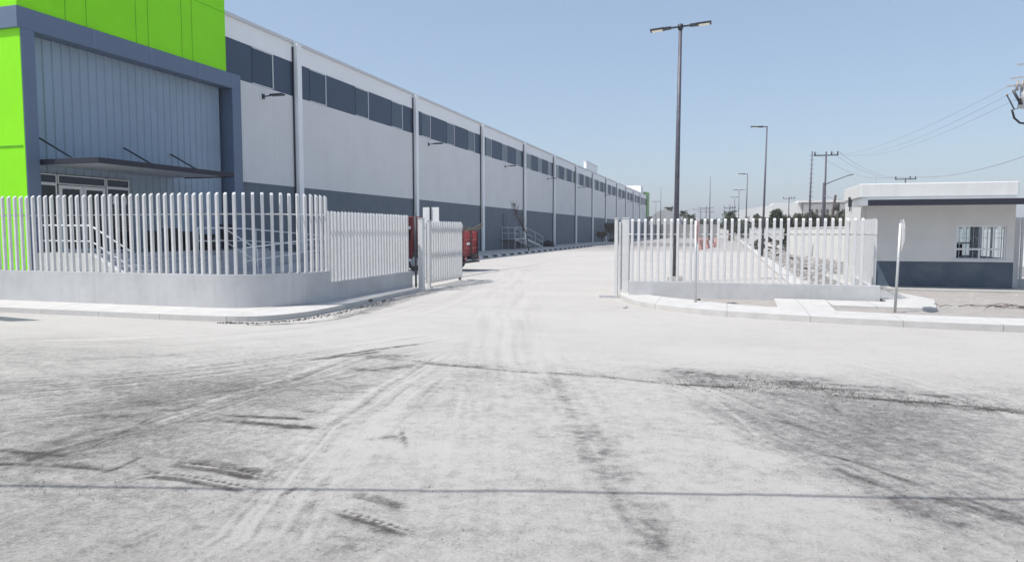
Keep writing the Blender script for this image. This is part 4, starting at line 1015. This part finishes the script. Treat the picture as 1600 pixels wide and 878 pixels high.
for i in range(90):
    x = random.uniform(-12.1, -10.7); y = random.uniform(ya + .1, yb - .2); a = random.uniform(0, 6.28); l = random.uniform(.3, .8)
    br.tube([(x, y, 1.5), (x + l * math.cos(a) * .5, y + l * math.sin(a) * .4, 1.5 + random.uniform(.15, .5))], .012, 4)
br.tube([(-10.9, ya + .9, 1.6), (-10.0, ya + 1.1, 2.0)], .03, 5); br.tube([(-11.0, ya + .9, 1.6), (-10.1, ya + 1.3, 1.85)], .02, 5)
br.build('brush_load', 'leaf_dry', tr)

# ------------------------------------------------------------------ foliage
def crown(lobes, n, size, seed, thin=1.):
    r_ = np.random.default_rng(seed); mb = MB()
    tot = sum(l[3] ** 2 for l in lobes)
    for (cx, cy, cz, rad, flat) in lobes:
        for i in range(int(n * rad * rad / tot)):
            d = r_.normal(size=3); d /= np.linalg.norm(d); q = rad * (r_.random() ** .45)
            q *= .72 + .5 * mnoise.noise(Vector(d) * 2 + Vector((cx, cy, seed)))
            c = Vector((cx + d[0] * q, cy + d[1] * q, cz + d[2] * q * flat))
            a = Vector(r_.normal(size=3)).normalized(); b_ = a.cross(Vector(r_.normal(size=3))).normalized(); s = size * (.5 + r_.random())
            k = len(mb.v); mb.v += [tuple(c - a * s - b_ * s * .5), tuple(c + a * s - b_ * s * .3), tuple(c + a * s * .8 + b_ * s * .6), tuple(c - a * s * .7 + b_ * s * .5)]
            mb.f.append((k, k + 1, k + 2, k + 3))
    return mb
def tree(name, x, y, h, w, label, m='leaf', n=1400, size=.16, seed=1, group='trees beyond the yard wall', cat='tree', trunk=.4):
    t = thing(name, (x, y, 0), label, cat, group)
    r_ = random.Random(seed)
    tb = MB(); tb.tube([(x, y, 0), (x + .1, y, h * trunk), (x - .05, y, h * .75)], .05 * h / 3 + .05, 7, .03)
    for i in range(5):
        a = r_.uniform(0, 6.28); tb.tube([(x, y, h * r_.uniform(.25, .5)), (x + w * .35 * math.cos(a), y + w * .35 * math.sin(a), h * r_.uniform(.6, .85))], .05, 5, .015)
    tb.build('trunk', 'bark', t)
    lobes = [(x + r_.uniform(-.32, .32) * w, y + r_.uniform(-.3, .3) * w, h * r_.uniform(.5, .82), w * r_.uniform(.2, .34), r_.uniform(.75, 1.2)) for _ in range(8)]
    crown(lobes, n, size, seed).build('crown', m, t)
    return t
# dark row over the yard wall
bx_ = [(3.9, 'narrow rounded dark bush, leftmost over the yard wall'), (5.4, 'second dark bush over the yard wall, beside the second lamp post'), (7.2, 'dark bush over the yard wall just left of the thin cypress'),
 (9.1, 'dark bush over the yard wall just right of the thin cypress'), (11.0, 'dark bush over the yard wall left of the stepped mast'), (12.8, 'dark bush over the yard wall behind the crossarm pole'), (14.6, 'dark bush over the yard wall below the leaning pole'), (16.4, 'dark bush over the yard wall next to the guard house corner')]
for i, (x, l) in enumerate(bx_): tree('bush', x, 98 + i % 3 * .6, 4.3 + .3 * math.sin(i * 2.3), 1.9 if i == 0 else 3.1, l, 'leaf' if i % 3 else 'leaf_olive', 4200, .12, 20 + i, 'bushes over the yard wall', 'bush', .3)
for i, (x, y, h, w, l, mm) in enumerate([(.3, 150, 5.0, 3.0, 'small dark tree by the distant double lamps', 'leaf'), (-3, 190, 4.2, 9, 'low olive trees clump at the end of the inner drive', 'leaf_olive'), (3, 180, 4.2, 7, 'dark bushy tree right of the end of the drive', 'leaf'),
     (-16, 205, 4.6, 9, 'dark low tree behind the pale yard wall, right of the grey shade hall', 'leaf'), (-9, 215, 4.4, 8, 'low tree over the pale yard wall left of the red barriers', 'leaf_olive'), (-22, 200, 7.0, 5, 'sparse brown tree against the far end of the warehouse', 'leaf_dry'), (8.5, 160, 4.6, 5, 'small bush before the far white building', 'leaf_olive')]):
    tree('tree', x, y, h, w, l, mm, 1300, .35, 40 + i)
# slender cypress inside
t = thing('cypress', (4.42, 60, 0), 'thin very dark cypress standing before the yard wall gap', 'tree')
MB().tube([(4.42, 60, 0), (4.42, 60, 1.0)], .06, 7).build('trunk', 'bark', t)
crown([(4.42, 60, .75 + i * .24, .24 - .02 * abs(i - 2), 1.1) for i in range(7)], 1500, .06, 5).build('crown', 'leaf', t)
# bare sapling on the warehouse walk and red flowered shrub
t = thing('sapling', (-15.9, 54.5, 0), 'thin nearly bare sapling leaning on the warehouse sidewalk before the steel stairs', 'tree')
mb = MB(); mb.tube([(-15.3, 54.5, .1), (-15.5, 54.5, 1.6), (-16.3, 54.4, 2.9), (-16.6, 54.4, 3.9)], .055, 6, .015)
for i in range(26):
    z = 1.5 + i * .09; a = i * 2.4; mb.tube([(-15.55 - (z - 1.5) * .42, 54.5, z), (-15.7 - (z - 1.5) * .42 + .45 * math.cos(a), 54.5 + .5 * math.sin(a), z + .55)], .016, 4, .006)
mb.build('trunk', 'bark', t)
crown([(-16.3, 54.4, 3.1, .55, 1.3), (-16.5, 54.4, 3.7, .4, 1.1), (-16.0, 54.5, 2.4, .35, 1.2)], 150, .045, 8).build('crown', 'leaf_dry', t)
for x, y, h, w, l, mm in ((-17.3, 107.5, 3.2, 2.2, 'green shrub with reddish twigs against the warehouse wall behind the right gate posts', 'leaf_olive'), (-17.2, 120, 2.6, 3.2, 'dark shrub at the foot of the far warehouse wall', 'leaf'), (-17.4, 101, 1.8, 1.6, 'small dry shrub at the warehouse wall', 'leaf_dry')):
    tree('shrub', x, y, h, w, l, mm, 1000, .12, int(y), 'shrubs along the warehouse', 'shrub', .3)
# palms
def palm(x, y, h, label, seed):
    t = thing('palm_tree', (x, y, 0), label, 'palm tree', 'distant palms')
    MB().tube([(x, y, 0), (x + .2, y, h * .6), (x, y, h)], .28, 8, .2).build('trunk', 'bark', t)
    r_ = random.Random(seed); mb = MB()
    for i in range(95):
        a = r_.uniform(0, 6.28); el = r_.uniform(-.7, 1.45); L_ = r_.uniform(1.0, 1.75); pr = []
        for s in range(7):
            u = s / 6; rr = L_ * u * math.cos(el * (1 - u * .5)); pr.append(Vector((x + rr * math.cos(a), y + rr * math.sin(a), h + L_ * u * math.sin(el) - .7 * u * u)))
        side = Vector((-math.sin(a), math.cos(a), 0))
        for s in range(6):
            w = .34 * (1 - s / 7) * (.6 if s == 0 else 1); k = len(mb.v)
            mb.v += [tuple(pr[s] - side * w), tuple(pr[s] + Vector((0, 0, .1))), tuple(pr[s] + side * w), tuple(pr[s + 1] - side * w * .8), tuple(pr[s + 1] + Vector((0, 0, .1))), tuple(pr[s + 1] + side * w * .8)]
            mb.f += [(k, k + 1, k + 4, k + 3), (k + 1, k + 2, k + 5, k + 4)]
    mb.build('crown', 'leaf', t)
palm(-15.8, 200, 7.6, 'palm with a ragged crown rising over the grey shade hall', 3); palm(-12.0, 200, 6.4, 'palm right behind the tall double headed lamp post, over the shade hall', 4); palm(-17.6, 205, 6.0, 'lower palm at the left shoulder of the grey shade hall', 6)
palm(-9.9, 200, 5.4, 'small palm to the right of the tall double headed lamp post', 8)
palm(.25, 128, 4.2, 'small dark palm at the foot of the distant double lamp', 9)

# ------------------------------------------------------------------ far halls and walls
t = thing('shade_hall', (-16, 192, 0), 'pale grey netted shade hall with a rounded roof, past the end of the warehouse', 'shade hall')
MB().xprism([(-20, 0), (-20, 4.2), (-18.8, 6.0), (-17.2, 7.0), (-15.6, 7.3), (-14.2, 6.8), (-12.6, 5.6), (-12.0, 4.0), (-12.0, 0)], 188, 196, 'Y').build('cover', 'net', t)
mb = MB()
for x in (-19.6, -17.6, -15.6, -13.6, -12.1): mb.box(x, x + .1, 187.9, 187.98, 0, 4)
mb.build('frame', 'galv', t)
def yard_wall(a, b, h, label, m='far_white', ribs=0, th=.2):
    t = thing('yard_wall', (a[0], a[1], 0), label, 'wall', 'yard walls')
    wall_run([a, b], th, -.05, h).build('panel', m, t)
    wall_run([a, b], th + .08, h + .001, h + .07).build('coping', 'trim', t)
    if ribs:
        mb = MB(); n = int(math.hypot(b[0] - a[0], b[1] - a[1]) / ribs); d = Vector((b[0] - a[0], b[1] - a[1], 0)).normalized(); nn = Vector((-d.y, d.x, 0))
        for i in range(n + 1):
            p = Vector((a[0], a[1], 0)) + d * (i * ribs)
            for s in (1, -1): mb.bar(p + nn * s * (th / 2 + .02), p + nn * s * (th / 2 + .02) + Vector((0, 0, h)), .05, .04)
        mb.build('rib', 'far_white', t)
    return t
yard_wall((4.2, 54), (6.6, 39), 1.88, 'pale ribbed yard wall running towards the guard house beside the gravel strip', ribs=.35)
yard_wall((6.6, 39), (14, 38), 1.88, 'pale yard wall hidden mostly by the guard house', ribs=.35)
yard_wall((2.6, 96), (22, 96), 2.0, 'pale yard wall across the right side, with the dark bushes above it')
yard_wall((-2.5, 182), (16, 180), 2.2, 'long white wall closing the end of the inner drive')
yard_wall((-24, 170), (-2.6, 176), 3.2, 'pale grey wall beyond the gravel island, past the warehouse end', 'far_grey')
# far white industrial buildings
b1 = thing('industrial_building', (8, 200, 0), 'far white industrial hall with a roof rising to the right, behind the second lamp post', 'building', 'far white industrial buildings')
MB().xprism([(2.6, 0), (2.6, 7.3), (11.0, 8.6), (11.0, 0)], 200, 260, 'Y').build('wall', 'far_white', b1)
for x in (4.2, 7.4): MB().box(x, x + 1.1, 199.9, 199.99, 4.9, 5.7).build('window', 'far_grey', b1)
b2 = thing('industrial_building', (14, 198, 0), 'far white industrial block with a flat roof and a dark emblem on its front', 'building', 'far white industrial buildings')
MB().box(11.05, 18.3, 198, 260, 0, 9.1).build('wall', 'far_white', b2)
em = MB()
for i, (x, w_) in enumerate(((10.95 + .3, .28), (11.25 + .45, .28), (12.1, .35), (12.6, .22))): em.box(x, x + w_, 197.9, 197.99, 6.0, 7.4)
em.box(11.2, 12.8, 197.9, 197.985, 6.6, 6.8); em.build('emblem', 'debris', b2)
b3 = thing('industrial_building', (24, 196, 0), 'far grey stained industrial hall with a white roof edge, left of the guard house', 'building', 'far white industrial buildings')
MB().box(18.4, 42, 196, 260, 0, 9.0).build('wall', 'far_grey', b3); MB().box(17.2, 42.2, 195.8, 260, 9.0, 9.6).build('roof', 'far_white', b3)
mb = MB()
for i in range(9): mb.box(20 + i * 1.25, 20.6 + i * 1.25, 195.9, 195.99, 6.3, 7.2)
mb.build('window', 'debris', b3)

# ------------------------------------------------------------------ red barriers, debris
bl = ['faded red plastic barrier nearest the picket fence, at the corner of the gravel island', 'second faded red plastic barrier behind the nearest one', 'third faded red plastic barrier along the island kerb', 'fourth faded red plastic barrier, farthest down the drive']
for i, (x, y) in enumerate(((-2.45, 67.5), (-2.0, 72), (-1.6, 78), (-1.3, 85))):
    t = thing('road_barrier', (x, y, 0), bl[i], 'barrier', 'red plastic road barriers', rz=R(80 + i * 3))
    c, s = math.cos(t.rotation_euler.z), math.sin(t.rotation_euler.z)
    mb = MB(); mb.xprism([(-.30, .0), (.30, .0), (.26, .2), (.12, .45), (.10, .88), (-.10, .88), (-.12, .45), (-.26, .2)], -.8, .8, 'X')
    o = mb.build('body', 'red_plastic', None, bevel=.03); o.parent = t; 
    mb = MB()
    for xx in (-.5, .25): mb.box(xx, xx + .25, -.11, .11, .885, .98)
    o = mb.build('filler_lug', 'red_plastic'); o.parent = t
r_ = random.Random(5)
where_ = [(2.9, 70, .5), (3.9, 73, .7), (5.0, 76, .8), (6.1, 79, .9), (7.1, 84, .9), (3.4, 84, .8), (4.6, 90, .9), (3.0, 60, .35), (3.3, 50, .25), (3.6, 44, .2), (3.9, 38, .16), (3.2, 33, .13), (4.6, 31, .14), (4.3, 66, .5), (5.6, 70, .6), (6.6, 74, .7), (3.5, 78, .6), (8.2, 88, .9)]
for i, (x, y, r) in enumerate(where_):
    dk = i % 3 != 1
    tag(MB().blob((x, y, r * .3), r, i, 12, .9, .6).build('rubble', 'debris' if dk else 'stone'), ('dark' if dk else 'pale') + ' lump of rubble on the gravel strip right of the inner kerb', 'rubble', 'rubble on the gravel strip' if dk else 'pale rubble on the gravel strip')
for i, (x, y, r, l) in enumerate([(-14.6 - 2.9, 69.5, .75, 'black heap of bags at the foot of the warehouse wall right of the steel stairs'), (-16.2, 103, .6, 'dark heap of bags on the warehouse sidewalk near the shrubs'), (-16.0, 109, .7, 'larger dark heap on the warehouse sidewalk beside the shrubs')]):
    t = tag(MB().blob((x, y, .25), r, i + 4, 14, .5, .6).build('refuse_heap', 'black', smooth=True), l, 'heap', 'dark heaps along the warehouse')
# stones beside the road
st_ = [(-2.15, 15.6, .055, 'small pale stone lying on the street at the tip of the right kerb'), (-.62, 16.55, .05, 'small dark stone on the sidewalk by the thin sign post'), (-7.75, 14.3, .05, 'dark stone on the rubble line beside the shaded left kerb')]
for i, (x, y, r, l) in enumerate(st_): tag(MB().blob((x, y, .02 + .11 * (i in (1, 2))), r, i, 8, .5, .7).build('stone', 'debris' if i else 'stone'), l, 'stone', 'stones near the gate')
def scatter(name, n, area, size, m, label, zf=0., seed=1):
    r_ = np.random.default_rng(seed); mb = MB()
    for i in range(n):
        x, y = area(r_); r = size * (.35 + r_.random() ** 3 * 1.6); k = len(mb.v); z = zf + r * .2
        a = r_.random() * 6.28; pr = [(math.cos(a + j * 1.57) * r * (.7 + .5 * r_.random()), math.sin(a + j * 1.57) * r * (.7 + .5 * r_.random())) for j in range(4)]
        mb.v += [(x + p[0], y + p[1], zf - .006) for p in pr] + [(x + p[0] * .55, y + p[1] * .55, z + r * .45) for p in pr]
        mb.f += [(k + 4, k + 5, k + 6, k + 7)] + [(k + j, k + (j + 1) % 4, k + 4 + (j + 1) % 4, k + 4 + j) for j in range(4)]
    o = mb.build(name, m); return tag(o, label, 'gravel', kind='stuff')
def near_line(pts, w):
    def f(r_):
        i = r_.integers(len(pts) - 1); u = r_.random(); a, b_ = pts[i], pts[i + 1]
        return a[0] + (b_[0] - a[0]) * u + r_.normal() * w, a[1] + (b_[1] - a[1]) * u + r_.normal() * w
    return f
line1 = STROKES[5][0] + STROKES[7][0]; line2 = STROKES[9][0] + STROKES[12][0] + STROKES[15][0]
scatter('loose_gravel', 500, near_line(line1, .12), .0022, 'debris', 'loose dark crumbs along the edge of the pale slab', seed=2)
scatter('loose_gravel', 2600, near_line(line2, .15), .0032, 'debris', 'loose dark crumbs along the muddy band on the right', seed=3)
scatter('loose_gravel', 900, near_line([(-9.0, 10.85), (-8.3, 10.95), (-7.85, 11.6), (-7.7, 12.8), (-7.85, 14.2), (-8.0, 16)], .05), .010, 'debris', 'dark crumbs gathered at the foot of the left kerb', seed=12)
scatter('loose_gravel', 1500, near_line([(-7.4, 12.3), (-7.5, 13.5), (-7.75, 15.5), (-7.9, 17.5), (-7.9, 20), (-7.7, 22)], .13), .011, 'stone', 'pale pebbles along the left kerb and gate track', seed=4)
scatter('loose_gravel', 5200, lambda r_: (r_.uniform(-7, 4), 3.4 + 6 * r_.random() ** 1.3), .0019, 'debris', 'scattered fine crumbs on the dusty street', seed=5)
scatter('loose_gravel', 700, lambda r_: (r_.uniform(2.5, 10), r_.uniform(15, 21.4)), .016, 'stone', 'pale stones in the soil before the guard house', .075, seed=6)
scatter('loose_gravel', 1500, lambda r_: (r_.uniform(2.5, 6), r_.uniform(24, 60)), .06, 'stone', 'stones on the inner gravel strip', .04, seed=7)
tw = MB()
for i in range(14):
    x, y = 5.0 + r_.uniform(-.9, 1.0), 17.2 + r_.uniform(-.25, .3); a = r_.uniform(-.5, .5); l = r_.uniform(.15, .8)
    tw.tube([(x, y, .10), (x + l * .5, y + a * l * .5, .12 + r_.uniform(0, .04)), (x + l * math.cos(a), y + l * math.sin(a), .10)], .009, 5, .004)
tag(tw.build('twigs', 'bark'), 'dry fallen twigs on the soil in front of the guard house', 'twigs')

# ------------------------------------------------------------------ thin air haze
hz = MB().box(-420, 420, -20, 620, -1.2, 30)
hm = bpy.data.materials.new('haze'); hm.use_nodes = True; hn = hm.node_tree.nodes; hn.remove(hn['Principled BSDF'])
pv = hn.new('ShaderNodeVolumePrincipled'); pv.inputs['Color'].default_value = (1, .95, 1, 1); pv.inputs['Density'].default_value = .0006
hm.node_tree.links.new(pv.outputs[0], hn['Material Output'].inputs['Volume'])
HAZE = True
if HAZE: tag(hz.build('haze', hm), kind='stuff')
